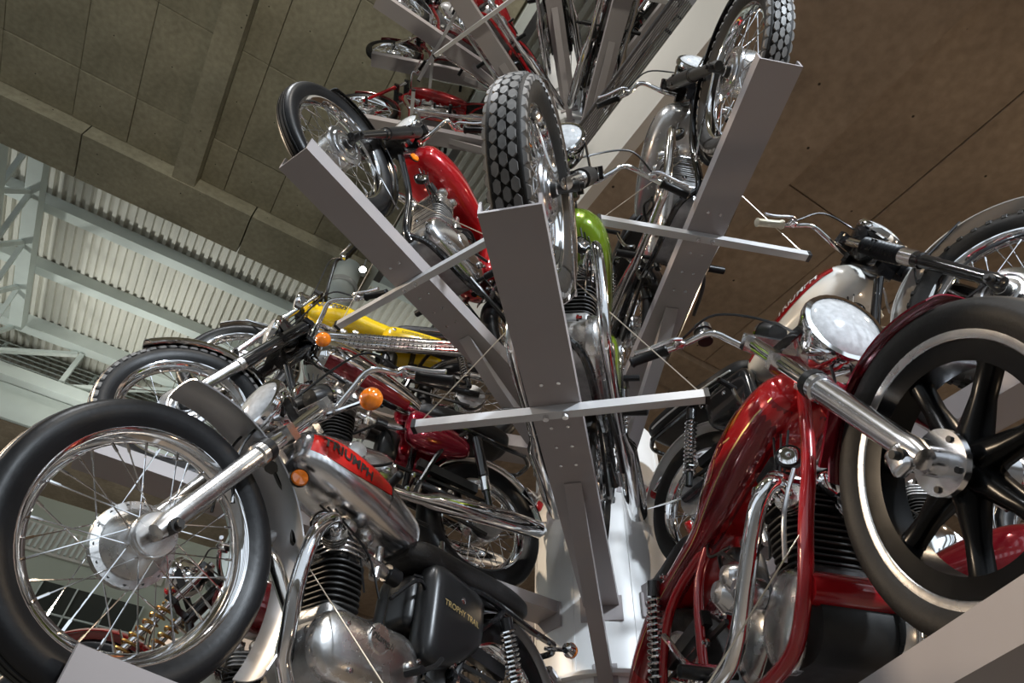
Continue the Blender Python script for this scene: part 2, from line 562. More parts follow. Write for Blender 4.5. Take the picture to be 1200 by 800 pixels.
# steel roof beyond the slab: ribbed deck, purlins, truss girders
dk = MB()
prof = []
a = -26.0
while a < 12.1:
    prof += [(a, 14.2), (a + 0.09, 14.2), (a + 0.11, 14.28), (a + 0.18, 14.28)]
    a += 0.2
vs = [(x, b, z) for b in (-14.0, 19.4) for x, z in prof]
n = len(prof)
dk.add(vs, [(i, i + 1, n + i + 1, n + i) for i in range(n - 1)])
deck = struct(dk.build('ceiling_roof', 'deck_steel', None, 10, MAB), 'pale ribbed steel roof deck', 'ceiling')
for b, w, h in ((8.1, 0.22, 0.3), (10.3, 0.28, 0.34), (12.45, 0.28, 0.34), (14.8, 0.34, 0.4)):
    ab('purlin', 'white_steel', deck, [(-26, 12.2, b - w / 2, b + w / 2, 14.2 - h, 14.2)])
for gi, a in enumerate((-7.6, -16.0, 2.6)):
    g = empty('truss_girder')
    g.matrix_world = MAB
    tag(g, ['white steel truss girder under the ribbed roof, its foot beside the slab corner', 'white steel truss girder under the ribbed roof, farther along the hall', 'white steel truss girder under the ribbed roof behind the tree'][gi], 'girder')
    MB().box((a, 9.5, 13.62), (0.3, 10, 0.3)).build('top_chord', 'white_steel', g)
    MB().box((a - 0.15, 9.5, 12.3), (0.26, 10, 0.26)).build('bottom_chord', 'white_steel', g)
    for i in range(6):
        b = 4.9 + i * 1.6
        MB().bar((a - 0.05, b, 13.55), (a - 0.12, b + 0.8, 12.35), 0.10, 0.10).build('diagonal', 'white_steel', g)
        MB().bar((a - 0.12, b + 0.8, 12.35), (a - 0.05, b + 1.6, 13.55), 0.10, 0.10).build('diagonal', 'white_steel', g)
# end wall truss with louvred back
g = empty('end_truss')
g.matrix_world = MAB
tag(g, 'white steel truss with sloping braces below the last roof purlin', 'girder')
MB().box((-6, 14.9, 12.4), (32, 0.3, 0.34)).build('bottom_chord', 'white_steel', g)
for i in range(12):
    a = -21.6 + i * 2.6
    MB().bar((a, 14.9, 12.5), (a, 14.9, 13.75), 0.12, 0.12).build('post', 'white_steel', g)
    MB().bar((a, 14.9, 12.5), (a + 2.5, 14.9, 13.7), 0.14, 0.10).build('diagonal', 'white_steel', g)

# far mezzanine and wall on the daylight side
wl = struct(ab('wall_left', 'pale_wall', None, [(-30, 10, 19.4, 19.7, -0.6, 16)]), 'pale green grey end wall', 'wall')
fm = struct(ab('ceiling_gallery', 'concrete_brown', None, [(-30, 10, 16.0, 19.4, 11.75, 11.95)]), 'brown underside of the far gallery', 'ceiling')
ab('trim_3', 'white_steel', fm, [(-30, 10, 15.9, 16.02, 11.75, 12.75)])
lv = empty('louvre_screen')
lv.matrix_world = MAB
tag(lv, 'screen of thin white rails above the far gallery edge', 'screen')
for i in range(9):
    MB().tube([(-24, 16.0, 12.85 + i * 0.15), (8, 16.0, 12.85 + i * 0.15)], 0.022, 5).build('rail', 'white_steel', lv)
for i in range(12):
    MB().box((-20 + i * 2.4, 16.06, 13.4), (0.08, 0.08, 1.35)).build('post', 'white_steel', lv)
for i, (a, z0, z1) in enumerate([(-6.9, 12.8, 14.0), (-6.0, 12.8, 14.0), (-9.4, 12.8, 14.0)]):
    struct(ab('window_%d' % (i + 1), 'dark_glass', None, [(a, a + 0.55, 19.30, 19.38, z0, z1)]), 'dark window behind the gallery screen', 'window')
w4 = struct(ab('window_4', 'dark_glass', None, [(-4.3, -1.6, 19.28, 19.38, 7.8, 9.4)]), 'dark window in the pale end wall with slim glazing bars', 'window')
for k in range(4):
    ab('glazing_bar', 'white_steel', w4, [(-4.3 + k * 0.9 - 0.02, -4.3 + k * 0.9 + 0.02, 19.22, 19.3, 7.8, 9.4)])
ab('glazing_bar', 'white_steel', w4, [(-4.3, -1.6, 19.22, 19.3, 8.58, 8.62)])
vent = empty('vent_grille')
vent.matrix_world = MAB
tag(vent, 'long pale slatted vent high on the end wall', 'vent')
MB().box((-3.6, 19.32, 10.5), (4.4, 0.1, 0.8)).build('frame', 'fascia_plaster', vent)
for i in range(26):
    MB().box((-5.6 + i * 0.16, 19.22, 10.5), (0.07, 0.1, 0.66)).build('slat', 'white_steel', vent)


def lamp(loc, aim, label, size=0.06):
    t = empty('spotlight', loc)
    tag(t, label, 'lamp')
    aim = Vector(aim).normalized()
    MB().lathe([(0, -0.2), (size * 0.75, -0.19), (size, -0.02), (size, 0.02), (size * 0.92, 0.02)], (0, 0, 0), aim, 20).build('housing', 'lamp_body', t)
    MB().lathe([(0, 0.006), (size * 0.92, 0.006)], (0, 0, 0), aim, 20).build('bulb', 'lamp_glow', t)
    MB().tube([(0, 0, -0.0), (0, 0, 0.28)], 0.014, 6).build('bracket', 'lamp_body', t)
    return t


lamp(EA * -1.03 + EB * 4.3 + V(0, 0, 9.75 + ZO - 0.3), (0.35, -0.8, -0.5), 'lit round spotlight under the high slab beside the pillar')
lamp(EA * -5.96 + EB * 15.7 + V(0, 0, 12.95 + ZO), (0.5, -0.7, -0.4), 'small lit spotlight hung on the far gallery fascia', 0.13)

# ------------------------------------------------------------------ the display tree: column, arms, braces, bars
tower = empty('display_tower', (0, 0, 0))
tag(tower, 'white column carrying tiers of grey steel arms that hold the motorcycles', 'display stand')
MB().lathe([(0, 0), (0.36, 0), (0.36, 4.06), (0.34, 4.08), (0, 4.08)], (0, 0, 0), (0, 0, 1), 48).build('column', 'trunk_paint', tower, 30)
for k in range(8):
    MB().box((0.3605, 0, 2.1), (0.004, 0.012, 3.9), Matrix.Rotation(rad(k * 45 + 20), 4, 'Z')).build('seam', 'trunk_paint', tower)
tower2 = empty('display_tower', (0, 0, 6.62))
tag(tower2, 'white column on the mezzanine edge carrying the upper tiers of motorcycle arms', 'display stand')
MB().lathe([(0, 0), (0.275, 0), (0.275, 3.95), (0, 3.95)], (0, 0, 0), (0, 0, 1), 48).build('column', 'trunk_paint', tower2, 30)
RO, RI, RB_, LB, TW = 2.404, 0.352, 1.691, 0.892, 0.157


def arm(az, z, ro=RO, holes=True, root=tower, fl=0.075, ri=RI, drop=0.27):
    """one U-channel arm with its brace below and the cross bar that carries the tie wires"""
    M = Matrix.Translation((0, 0, z + ZO - root.location.z)) @ Matrix.Rotation(rad(az), 4, 'Z')
    a = MB().box(((ri + ro) / 2, 0, 0.004), (ro - ri, TW, 0.008)).build('display_arm', 'tray_paint', root, 30, M)
    for s in (-1, 1):
        MB().box(((ri + ro) / 2, s * (TW / 2 - 0.004), 0.008 + fl / 2), (ro - ri, 0.008, fl)).build('flange', 'tray_paint', a)
    MB().box((ri + 0.006, 0, -0.01), (0.012, TW + 0.03, 0.11)).build('end_plate', 'tray_paint', a)
    # brace: tapering box from the column up to the arm underside
    p, q = V(ri - 0.01, 0, -drop), V(1.30, 0, -0.002)
    d = (q - p).normalized()
    w = 0.03
    vs = []
    for c, h in ((p, 0.07 * drop / 0.27), (p + (q - p) * 0.75, 0.05 * drop / 0.27), (q, 0.004)):
        for y, zz in ((-w, -h), (w, -h), (w, 0), (-w, 0)):
            vs.append((c.x, y, c.z + zz))
    MB().add(vs, [(0, 3, 2, 1)] + [(i + k, i + (k + 1) % 4, i + 4 + (k + 1) % 4, i + 4 + k) for i in (0, 4) for k in range(4)] + [(8, 9, 10, 11)]).build('brace', 'tray_paint', a)
    MB().box((ri + 0.004, 0, -drop * 1.13), (0.012, 0.10, 0.12 * drop / 0.27)).build('brace_plate', 'tray_paint', a)
    b = MB().box((RB_, 0, -0.016), (0.032, LB, 0.03)).build('cross_bar', 'bar_paint', a)
    for s in (-1, 1):
        MB().box((RB_, s * (LB / 2 + 0.006), -0.016), (0.036, 0.014, 0.034)).build('end_cap', 'black_satin', a)
    if holes:
        for dx in (0.11, -0.09, -0.19, -0.29):  # bright discs stand for light showing through holes in the arm
            for s in (-1, 1):
                MB().lathe([(0, -0.004), (0.006, -0.004), (0.006, 0.0)], (RB_ + dx, s * 0.026, 0.0), (0, 0, 1), 8).build('bolt_or_light_dot', 'bolt_and_hole_light', a)
        for s in (-1, 1):
            MB().lathe([(0, -0.045), (0.010, -0.045), (0.010, 0.0)], (RB_, s * 0.03, 0.0), (0, 0, 1), 6).build('bolt_or_light_dot', 'bolt_and_hole_light', a)
    return a

# ------------------------------------------------------------------ motorcycles
# local axes: x forward, y to the rider's left, z up; x = 0 below the front axle
def tyre_profile(R, W, rr, kind):
    h = R - rr
    half = [(rr - 0.008, 0.30), (rr + 0.10 * h, 0.40), (rr + 0.35 * h, 0.49), (rr + 0.6 * h, 0.49), (rr + 0.76 * h, 0.455), (rr + 0.87 * h, 0.38)]
    if kind == 'rib':
        crown = [(R - 0.07 * h, 0.30), (R - 0.055 * h, 0.27), (R - 0.12 * h, 0.25), (R - 0.12 * h, 0.235), (R - 0.02 * h, 0.215), (R - 0.01 * h, 0.13), (R - 0.09 * h, 0.11), (R - 0.09 * h, 0.09), (R, 0.07)]
    elif kind in ('block', 'knob'):
        crown = [(R - 0.15 * h, 0.30), (R - 0.11 * h, 0.15)]
    else:
        crown = [(R - 0.07 * h, 0.28), (R - 0.02 * h, 0.14)]
    half += crown
    pr = [(r, -y * W) for r, y in half] + [(half[-1][0], 0.0)] + [(r, y * W) for r, y in half[::-1]]
    return pr


def wheel(root, name, M, R, W, rr, kind='rib', rimm='chrome', hub='drum', nsp=36, face=1, each=True, n=64, tyrem='rubber', hubm='alloy', mag=False):
    """a wheel part: the rim is its own mesh; tyre, hub, brake plate, spokes and tread are sub-parts"""
    rim = MB()
    if mag:
        pr = [(rr + 0.003, -0.36), (rr - 0.015, -0.35), (rr - 0.019, -0.32), (rr - 0.024, 0), (rr - 0.019, 0.32), (rr - 0.015, 0.35), (rr + 0.003, 0.36), (rr - 0.004, 0.30), (rr - 0.012, 0), (rr - 0.004, -0.30)]
    else:
        pr = [(rr + 0.006, -0.335), (rr - 0.012, -0.32), (rr - 0.017, -0.25), (rr - 0.032, -0.12), (rr - 0.036, 0), (rr - 0.032, 0.12), (rr - 0.017, 0.25), (rr - 0.012, 0.32), (rr + 0.006, 0.335), (rr - 0.002, 0.26), (rr - 0.02, 0), (rr - 0.002, -0.26)]
    rim.lathe([(r, y * W) for r, y in pr], n=n, closed=True)
    w = rim.build(name, rimm, root, 50, M)
    MB().lathe(tyre_profile(R, W, rr, kind), n=n).build('tyre', tyrem, w, 30 if kind == 'rib' else 70)
    f = face
    if mag:
        hb = MB().lathe([(0.0, f * -0.07), (0.05, f * -0.07), (0.05, f * 0.045), (0.066, f * 0.05), (0.066, f * 0.062), (0.03, f * 0.065), (0.03, f * 0.10), (0.0, f * 0.10)], n=28)
        hb.build('hub', 'bright_alloy', w)
        for k in range(7):
            t = rad(90 + k * 360 / 7)
            ct, st = math.cos(t), math.sin(t)
            rings = []
            for r, hw, hy in ((0.03, 0.04, 0.036), (0.075, 0.026, 0.030), (0.14, 0.018, 0.022), (0.20, 0.020, 0.022), (rr - 0.045, 0.032, 0.028)):
                ring = []
                for u, y in ((-hw, -hy * 0.55), (-hw * 0.45, -hy), (hw * 0.45, -hy), (hw, -hy * 0.55), (hw, hy * 0.55), (hw * 0.45, hy), (-hw * 0.45, hy), (-hw, hy * 0.55)):
                    ring.append(V(r * ct - u * st, y, r * st + u * ct))
                rings.append(ring)
            MB().loft(rings).build('cast_spoke', 'cast_black', w, 50)
        MB().lathe([(rr - 0.019, -0.0375), (rr - 0.03, -0.036), (rr - 0.06, -0.03), (rr - 0.06, 0.03), (rr - 0.03, 0.036), (rr - 0.019, 0.0375)], n=n).build('rim_ring', 'cast_black', w, 50)
        for k in range(5):
            t = rad(20 + k * 72)
            MB().lathe([(0, 0), (0.007, 0), (0.007, f * 0.008), (0, f * 0.008)], (0.052 * math.cos(t), f * 0.06, 0.052 * math.sin(t)), (0, 1, 0), 6).build('bolt_or_light_dot', 'iron_black', w)
        return w
    if hub == 'conical':
        hp = [(0.0, f * 0.075), (0.016, f * 0.075), (0.016, f * 0.064), (0.048, f * 0.062), (0.052, f * 0.056), (0.052, f * 0.046), (0.044, f * 0.042), (0.05, f * 0.03), (0.078, f * -0.012), (0.08, f * -0.02), (0.098, f * -0.022), (0.098, f * -0.036), (0.078, f * -0.04), (0.03, f * -0.05), (0, f * -0.05)]
        hr = (0.05, 0.092)
    elif hub == 'small':
        hp = [(0, 0.07), (0.018, 0.07), (0.018, 0.045), (0.04, 0.042), (0.04, 0.034), (0.026, 0.028), (0.024, 0), (0.026, -0.028), (0.04, -0.034), (0.04, -0.042), (0.018, -0.045), (0.018, -0.07), (0, -0.07)]
        hr = (0.036, 0.036)
    else:
        hp = [(0, f * 0.07), (0.02, f * 0.07), (0.022, f * 0.05), (0.06, f * 0.046), (0.085, f * 0.036), (0.09, f * 0.02), (0.09, f * -0.03), (0.085, f * -0.036), (0.03, f * -0.042), (0.02, f * -0.07), (0, f * -0.07)]
        hr = (0.088, 0.088)
    MB().lathe(hp, n=32).build('hub', hubm, w)
    if hub == 'drum':
        MB().lathe([(0.026, f * 0.047), (0.03, f * 0.052), (0.036, f * 0.052), (0.040, f * 0.047), (0.060, f * 0.047), (0.064, f * 0.052), (0.070, f * 0.052), (0.074, f * 0.046), (0.092, f * 0.044), (0.097, f * 0.038), (0.097, f * 0.030)], n=36).build('brake_plate', 'bright_alloy', w)
        MB().lathe([(0, f * 0.066), (0.022, f * 0.066), (0.026, f * 0.05)], n=20).build('brake_centre', 'iron_black', w)
    if hub == 'conical':
        hol = MB()
        for k in range(14):
            t = 2 * PI * k / 14
            hol.lathe([(0, f * 0.001), (0.0042, f * 0.001), (0.0042, f * -0.003)], (0.0885 * math.cos(t), f * -0.022, 0.0885 * math.sin(t)), (0, 1, 0), 8)
        hol.build('flange_holes', 'iron_black', w)
    sp = {}
    joined = MB()
    for k in range(nsp):
        s = 1 if k % 2 == 0 else -1
        lace = 1 if (k // 2) % 2 == 0 else -1
        key = (s, lace)
        off = lace * 0.42
        hrad = hr[0] if s * f > 0 else hr[1]
        p = V(hrad * math.cos(off + 0.10 * lace), s * 0.034, hrad * math.sin(off + 0.10 * lace))
        q = V(rr - 0.034, s * 0.006, 0)
        q2 = q + (p - q).normalized() * 0.022
        ang = Matrix.Rotation(-2 * PI * (k + 0.5) / nsp, 4, 'Y')
        if each:
            if key not in sp:
                sp[key] = MB().tube([p, q2, q2 + (q - q2) * 0.02, q], [0.0017, 0.0017, 0.0034, 0.0034], 5).mesh('spoke', 'chrome')
            link('spoke', sp[key], w, ang)
        else:
            o = MB().tube([p, q], 0.0022, 4)
            joined.add(o.v, o.f, ang)
    if not each:
        joined.build('spokes', 'chrome', w)
    if kind in ('block', 'knob'):
        tb = MB()
        if kind == 'block':
            nr, rows, bl, bw, hgt = 48, (-0.42, -0.21, 0.0, 0.21, 0.42), 1.0, 0.205, 0.13
        else:
            nr, rows, bl, bw, hgt = 40, (-0.42, -0.15, 0.15, 0.42), 0.56, 0.19, 0.16
        h = R - rr
        for i in range(nr):
            for ri, y in enumerate(rows):
                t = 2 * PI * (i + 0.5 * (ri % 2)) / nr
                drop = h * (0.06 + 1.1 * abs(y) ** 2.4)
                base = R - drop - 0.09 * h
                top = base + hgt * h * (1.0 if abs(y) < 0.35 else 0.8)
                dl = PI / nr * bl
                sl = y * 1.1
                vs = []
                hexa = ((-0.98, -0.15), (-0.98, 0.15), (-0.52, 0.95), (0.52, 0.95), (0.98, 0.15), (0.98, -0.15), (0.52, -0.95), (-0.52, -0.95))
                for rr_, k2 in ((base - 0.004, 1.0), (top, 0.90)):
                    for du, dv in hexa:
                        yy = y + dv * bw / 2 * k2
                        rad_ = rr_ - (abs(yy) - abs(y)) * sl * h * (1 if y > 0 else -1) if y else rr_
                        vs.append(V(rad_ * math.cos(t + du * dl * k2), yy * W, rad_ * math.sin(t + du * dl * k2)))
                tb.add(vs, [tuple(range(7, -1, -1)), tuple(range(8, 16))] + [(j, (j + 1) % 8, 8 + (j + 1) % 8, 8 + j) for j in range(8)])
        o = tb.build('tread', 'tread_rubber' if kind == 'block' else tyrem, w, 20)
        o['kind'] = 'stuff'
    return w


class Body:
    """lofted body (tank, seat, tail) with superellipse sections; rows (x, half width, bottom, top)"""

    def __init__(self, rows, ex=2.5, n=28, k=6):
        p1 = crom([(r[0], r[1], 0) for r in rows], k)
        p2 = crom([(r[0], r[2], r[3]) for r in rows], k)
        self.tab = sorted([(a.x, max(0.002, a.y), b.y, b.z) for a, b in zip(p1, p2)])
        self.ex = ex
        self.n = n

    def ring(self, row):
        x, w, zb, zt = row
        zc, h = (zb + zt) / 2, max(0.002, (zt - zb) / 2)
        out = []
        for j in range(self.n):
            t = 2 * PI * j / self.n
            c, s = math.cos(t), math.sin(t)
            e = 2 / self.ex
            out.append(V(x, w * math.copysign(abs(c) ** e, c), zc + h * math.copysign(abs(s) ** e, s)))
        return out

    def mb(self):
        return MB().loft([self.ring(r) for r in self.tab])

    def y(self, x, z):
        w, zb, zt = interp(self.tab, x)
        zc, h = (zb + zt) / 2, max(0.002, (zt - zb) / 2)
        q = min(0.999, abs((z - zc) / h))
        return w * (1 - q ** self.ex) ** (1 / self.ex)

    def patch(self, x0, x1, zlo, zhi, side, off=0.0015, nx=18, nz=8):
        """skin patch on one flank between two z curves given as fractions of the local height"""
        vs = []
        for i in range(nx + 1):
            t = i / nx
            x = x0 + (x1 - x0) * t
            w, zb, zt = interp(self.tab, x)
            lo, hi = zlo(t) if callable(zlo) else zlo, zhi(t) if callable(zhi) else zhi
            for j in range(nz + 1):
                fr = lo + (hi - lo) * j / nz
                z = zb + (zt - zb) * fr
                yy = self.y(x, z) + off
                vs.append((x, side * yy, z + (off if fr > 0.9 else 0)))
        m = nz + 1
        return MB().add(vs, [(i * m + j, i * m + j + 1, (i + 1) * m + j + 1, (i + 1) * m + j) for i in range(nx) for j in range(nz)])

    def text(self, s, size, x, frac, side, slope=0.0, shear=0.0, off=0.0045, bold=0.0):
        v, f = text_mesh(s, size, shear, bold=bold)
        w, zb, zt = interp(self.tab, x)
        z0 = zb + (zt - zb) * frac
        out = []
        for a, b, _ in v:
            xx = x - side * a
            zz = z0 + b + slope * a * side
            out.append((xx, side * (self.y(xx, zz) + off), zz))
        return MB().add(out, f)


TANKS = {
    # x, half width, bottom, top  (rear to front)
    'teardrop': [(-0.99, 0.05, 0.775, 0.83), (-0.96, 0.085, 0.755, 0.86), (-0.84, 0.115, 0.745, 0.905), (-0.68, 0.135, 0.745, 0.955), (-0.54, 0.14, 0.755, 0.975), (-0.44, 0.12, 0.785, 0.97), (-0.385, 0.08, 0.82, 0.945), (-0.365, 0.03, 0.85, 0.92)],
    'slim': [(-0.97, 0.03, 0.79, 0.83), (-0.95, 0.07, 0.765, 0.86), (-0.84, 0.10, 0.75, 0.895), (-0.66, 0.118, 0.752, 0.935), (-0.50, 0.118, 0.765, 0.955), (-0.40, 0.10, 0.79, 0.95), (-0.345, 0.06, 0.82, 0.93), (-0.33, 0.02, 0.85, 0.90)],
    'norton': [(-1.00, 0.05, 0.80, 0.84), (-0.97, 0.09, 0.785, 0.865), (-0.84, 0.12, 0.775, 0.90), (-0.64, 0.15, 0.775, 0.96), (-0.50, 0.145, 0.79, 0.975), (-0.40, 0.11, 0.82, 0.965), (-0.36, 0.05, 0.86, 0.93)],
    'racer': [(-1.02, 0.05, 0.78, 0.82), (-0.98, 0.09, 0.76, 0.85), (-0.80, 0.125, 0.75, 0.89), (-0.60, 0.135, 0.76, 0.91), (-0.44, 0.12, 0.79, 0.91), (-0.37, 0.08, 0.82, 0.90), (-0.35, 0.03, 0.84, 0.88)],
}
SEATS = {
    'dual': [(-1.62, 0.05, 0.80, 0.85), (-1.58, 0.11, 0.785, 0.865), (-1.40, 0.125, 0.775, 0.875), (-1.15, 0.12, 0.765, 0.85), (-1.00, 0.10, 0.76, 0.845), (-0.94, 0.06, 0.77, 0.83)],
    'solo': [(-1.22, 0.04, 0.80, 0.83), (-1.18, 0.12, 0.785, 0.85), (-1.08, 0.13, 0.775, 0.85), (-0.98, 0.08, 0.77, 0.83), (-0.94, 0.04, 0.78, 0.81)],
    'race': [(-1.50, 0.05, 0.80, 0.86), (-1.46, 0.10, 0.77, 0.90), (-1.38, 0.11, 0.77, 0.85), (-1.10, 0.10, 0.765, 0.82), (-0.98, 0.08, 0.77, 0.81)],
}


def bike(c):
    """one motorcycle from its description; returns the thing's Empty"""
    g = lambda k, d=None: c.get(k, d)
    lo = g('far', False)
    M = Matrix.Rotation(rad(c['az']), 4, 'Z')
    root = empty('motorcycle')
    base = Matrix.Translation((0, 0, c['z'] + ZO + 0.0055)) @ M @ Matrix.Translation((c.get('rf', 2.2), g('yoff', 0.0), 0)) @ Matrix.Rotation(rad(g('turn', 0)), 4, 'Z') @ Matrix.Rotation(rad(g('lean', 0)), 4, 'X')
    root.matrix_world = base
    tag(root, c['label'], 'motorcycle')
    R, W, rr = g('R', 0.33), g('W', 0.09), g('rr', 0.262)
    R2, W2, rr2 = g('R2', R), g('W2', W * 1.1), g('rr2', rr - 0.012)
    wbx = -g('wb', 1.40)
    side = g('side', 1)
    rk = rad(g('rake', 27))
    u = V(-math.sin(rk), 0, math.cos(rk))
    fw = V(math.cos(rk), 0, math.sin(rk))
    ax = V(0, 0, R)
    sp0 = ax - fw * 0.055
    S = Matrix.Translation(sp0) @ Matrix.Rotation(g('steer', 0.0), 4, u) @ Matrix.Translation(-sp0)
    fl = g('fork_len', 0.74)
    seg = 40 if lo else 72
    each = g('each', not lo)
    # wheels
    wheel(root, 'front_wheel', S @ Matrix.Translation(ax), R, W, rr, g('tyre', 'rib'), g('rim', 'chrome'), g('hub', 'drum'), g('nsp', 36), g('hubface', side), each, seg, g('tyrem', 'rubber'), g('hubm', 'alloy'), g('mag', False))
    wheel(root, 'rear_wheel', Matrix.Translation((wbx, 0, R2)), R2, W2, rr2, g('tyre2', 'plain'), g('rim', 'chrome'), 'drum', 36, side, False, seg, g('tyrem', 'rubber'), 'alloy')
    # fork
    fs = g('fork_y', 0.10)
    fo = V(0.012, 0, 0)
    yk = MB()
    for t in (fl - 0.20, fl - 0.02):
        p = ax + u * t + fo
        yk.bar(p + V(0, -fs - 0.03, 0), p + V(0, fs + 0.03, 0), 0.05, 0.026, u)
        yk.bar(p - fw * 0.07, p + fw * 0.01, 0.09, 0.026, u)
    fk = yk.build('front_fork', g('yokem', 'black_paint'), root, 30, S)
    sl = g('slider', 0.36)
    for s in (-1, 1):
        o = V(0, s * fs, 0) + fo
        r0 = g('slider_r', 0.027)
        MB().tube([ax + o - u * 0.024, ax + o - u * 0.021, ax + o + u * 0.012, ax + o + u * 0.05, ax + o + u * (sl - 0.03), ax + o + u * (sl - 0.025), ax + o + u * sl, ax + o + u * (sl + 0.004)],
                  [0.004, r0 * 0.66, r0 * 0.88, r0 * 0.80, r0 * 0.9, r0 * 1.08, r0 * 1.08, 0.02], 16).build('fork_slider', g('sliderm', 'alloy'), fk)
        MB().tube([ax + o + u * (sl - 0.02), ax + o + u * (fl + 0.01)], g('tube_r', 0.018), 14).build('fork_tube', g('tubem', 'chrome'), fk)
        MB().lathe([(0, -s * 0.03), (0.016, -s * 0.03), (0.016, s * 0.034), (0.009, s * 0.034), (0.009, s * 0.046), (0, s * 0.046)], ax + V(0, s * fs, 0), (0, 1, 0), 12).build('axle_nut', 'iron_black', fk)
        if g('seal'):
            MB().tube([ax + o + u * (sl - 0.004), ax + o + u * (sl + 0.022)], r0 * 1.12, 16).build('dust_seal', 'rubber', fk)
        if g('shroud'):
            t0, t1, rs, ms = c['shroud']
            MB().tube([ax + o + u * t0, ax + o + u * (t0 + 0.004), ax + o + u * (t1 - 0.004), ax + o + u * t1], [0.02, rs, rs, 0.02], 16).build('fork_shroud', ms, fk)
        if g('gaiter'):
            t0, t1, rg = c['gaiter']
            k = 22
            MB().tube([ax + o + u * (t0 + (t1 - t0) * i / k) for i in range(k + 1)], [rg * (1.12 if i % 2 else 0.92) for i in range(k + 1)], 16).build('fork_gaiter', 'rubber', fk, 60)
        if g('spring'):
            t0, t1, rg = c['spring']
            tur = 11
            hel = []
            for i in range(tur * 10 + 1):
                q = 2 * PI * i / 10
                b = ax + o + u * (t0 + (t1 - t0) * i / (tur * 10))
                hel.append(b + (fw * math.cos(q) + V(0, 1, 0) * math.sin(q)) * rg)
            MB().tube(hel, 0.005, 6).build('fork_spring', 'gold_spring', fk)
    # front mudguard with stays
    if g('fguard'):
        Rg, a0, a1, wg, dep, mg = c['fguard']
        gu = MB().guard(Rg, a0, a1, wg, dep, ax).build('front_mudguard', mg, root, 40, S)
        for s in (-1, 1):
            for t in g('stays', (100, 175)):
                q = ax + V(Rg * math.cos(rad(t)), s * wg * 0.46, Rg * math.sin(rad(t)) - 0.01)
                tgt = ax + V(0, s * fs, 0) + (u * 0.30 if t < 150 else u * 0.02)
                MB().tube([q, tgt], 0.005, 6).build('stay', g('staym', 'chrome'), gu)
        for t in g('gbolts', ()):
            q = ax + V((Rg - 0.018) * math.cos(rad(t)), side * wg * 0.42, (Rg - 0.018) * math.sin(rad(t)))
            MB().lathe([(0, 0), (0.008, 0), (0.008, side * 0.01), (0, side * 0.012)], q, (0, 1, 0), 8).build('bolt_or_light_dot', 'iron_black', gu)
    # headlight
    hl = V(*g('head', (-0.20, 0, 0.93)))
    hr = g('head_r', 0.088)
    if hr:
        hx = Matrix.Rotation(rad(g('head_tilt', 0)), 3, 'Y') @ V(1, 0, 0)
        sh = MB().lathe([(0, -hr * 1.35), (hr * 0.45, -hr * 1.25), (hr * 0.8, -hr * 0.85), (hr * 0.97, -hr * 0.3), (hr, 0), (hr * 0.98, 0.004)], hl, hx, 28).build('headlight', g('headm', 'black_paint'), root, 40, S)
        MB().lathe([(hr * 1.0, -0.012), (hr * 1.07, -0.006), (hr * 1.09, 0.006), (hr * 1.05, 0.018), (hr * 0.93, 0.02)], hl, hx, 28).build('headlight_rim', 'chrome', sh)
        MB().lathe([(hr * 0.96, 0.012), (hr * 0.9, 0.02), (hr * 0.7, 0.03), (hr * 0.4, 0.038), (0, 0.041)], hl, hx, 28).build('headlight_lens', 'lens_glass', sh)
        MB().lathe([(hr * 0.95, 0.006), (hr * 0.7, -0.02), (hr * 0.35, -0.045), (0, -0.05)], hl, hx, 24).build('reflector', 'chrome', sh)
        for s in (-1, 1):
            MB().bar(hl + V(-0.01, s * hr * 0.98, 0), ax + u * (fl - 0.14) + V(0.012, s * fs * 0.98, 0), 0.006, 0.03, u).build('bracket', g('bracketm', 'black_paint'), sh)
    # instruments
    for y in g('clocks', ()):
        q = ax + u * (fl + 0.06) + fw * 0.03 + V(0, y, 0)
        ck = MB().lathe([(0, -0.06), (0.03, -0.058), (0.04, -0.03), (0.042, 0.015), (0.036, 0.018)], q, (u - fw * 0.35), 20).build('instrument', 'black_satin', root, 40, S)
        MB().lathe([(0.034, 0.018), (0.044, 0.016), (0.044, 0.002)], q, (u - fw * 0.35), 20).build('bezel', 'chrome', ck)
    # handlebar
    hb = ax + u * (fl + 0.015) - fw * 0.02
    rise, pull, half = g('bar', (0.09, 0.14, 0.37))
    pts = []
    for s in (-1, 1):
        pp = [hb + V(0, s * 0.0, 0), hb + V(0, s * 0.09, 0.0), hb + V(0.0, s * 0.15, rise * 0.45), hb + V(-0.01, s * 0.21, rise), hb + V(-pull * 0.5, s * (half - 0.12), rise), hb + V(-pull, s * half, rise - 0.02)]
        pts.append(pp)
    path = crom(pts[0][::-1] + pts[1][1:], 4)
    bar = MB().tube(path, 0.0115, 10).build('handlebar', g('barm', 'chrome'), root, 40, S)
    for s in (-1, 1):
        e1 = hb + V(-pull, s * half, rise - 0.02)
        e0 = hb + V(-pull * 0.5, s * (half - 0.12), rise)
        d = (e1 - e0).normalized()
        st = e1 - d * 0.10
        MB().tube([st, st + d * 0.006, st + d * 0.02, st + d * 0.11, st + d * 0.12, st + d * 0.126], [0.019, 0.022, 0.0165, 0.0165, 0.02, 0.012], 12).build('grip', g('gripm', 'rubber'), bar)
        pv = st - d * 0.035
        MB().rbox((0, 0, 0), (0.03, 0.035, 0.026), 0.006, Matrix.Translation(pv + V(0.012, 0, 0))).build('lever_clamp', g('leverm', 'bright_alloy'), bar)
        MB().tube(crom([pv + V(0.03, 0, 0), pv + d * 0.04 + V(0.05, 0, -0.004), pv + d * 0.11 + V(0.048, 0, -0.006), pv + d * 0.165 + V(0.052, 0, -0.004)], 4), [0.007] * 12 + [0.009], 8).build('lever', g('leverm', 'bright_alloy'), bar)
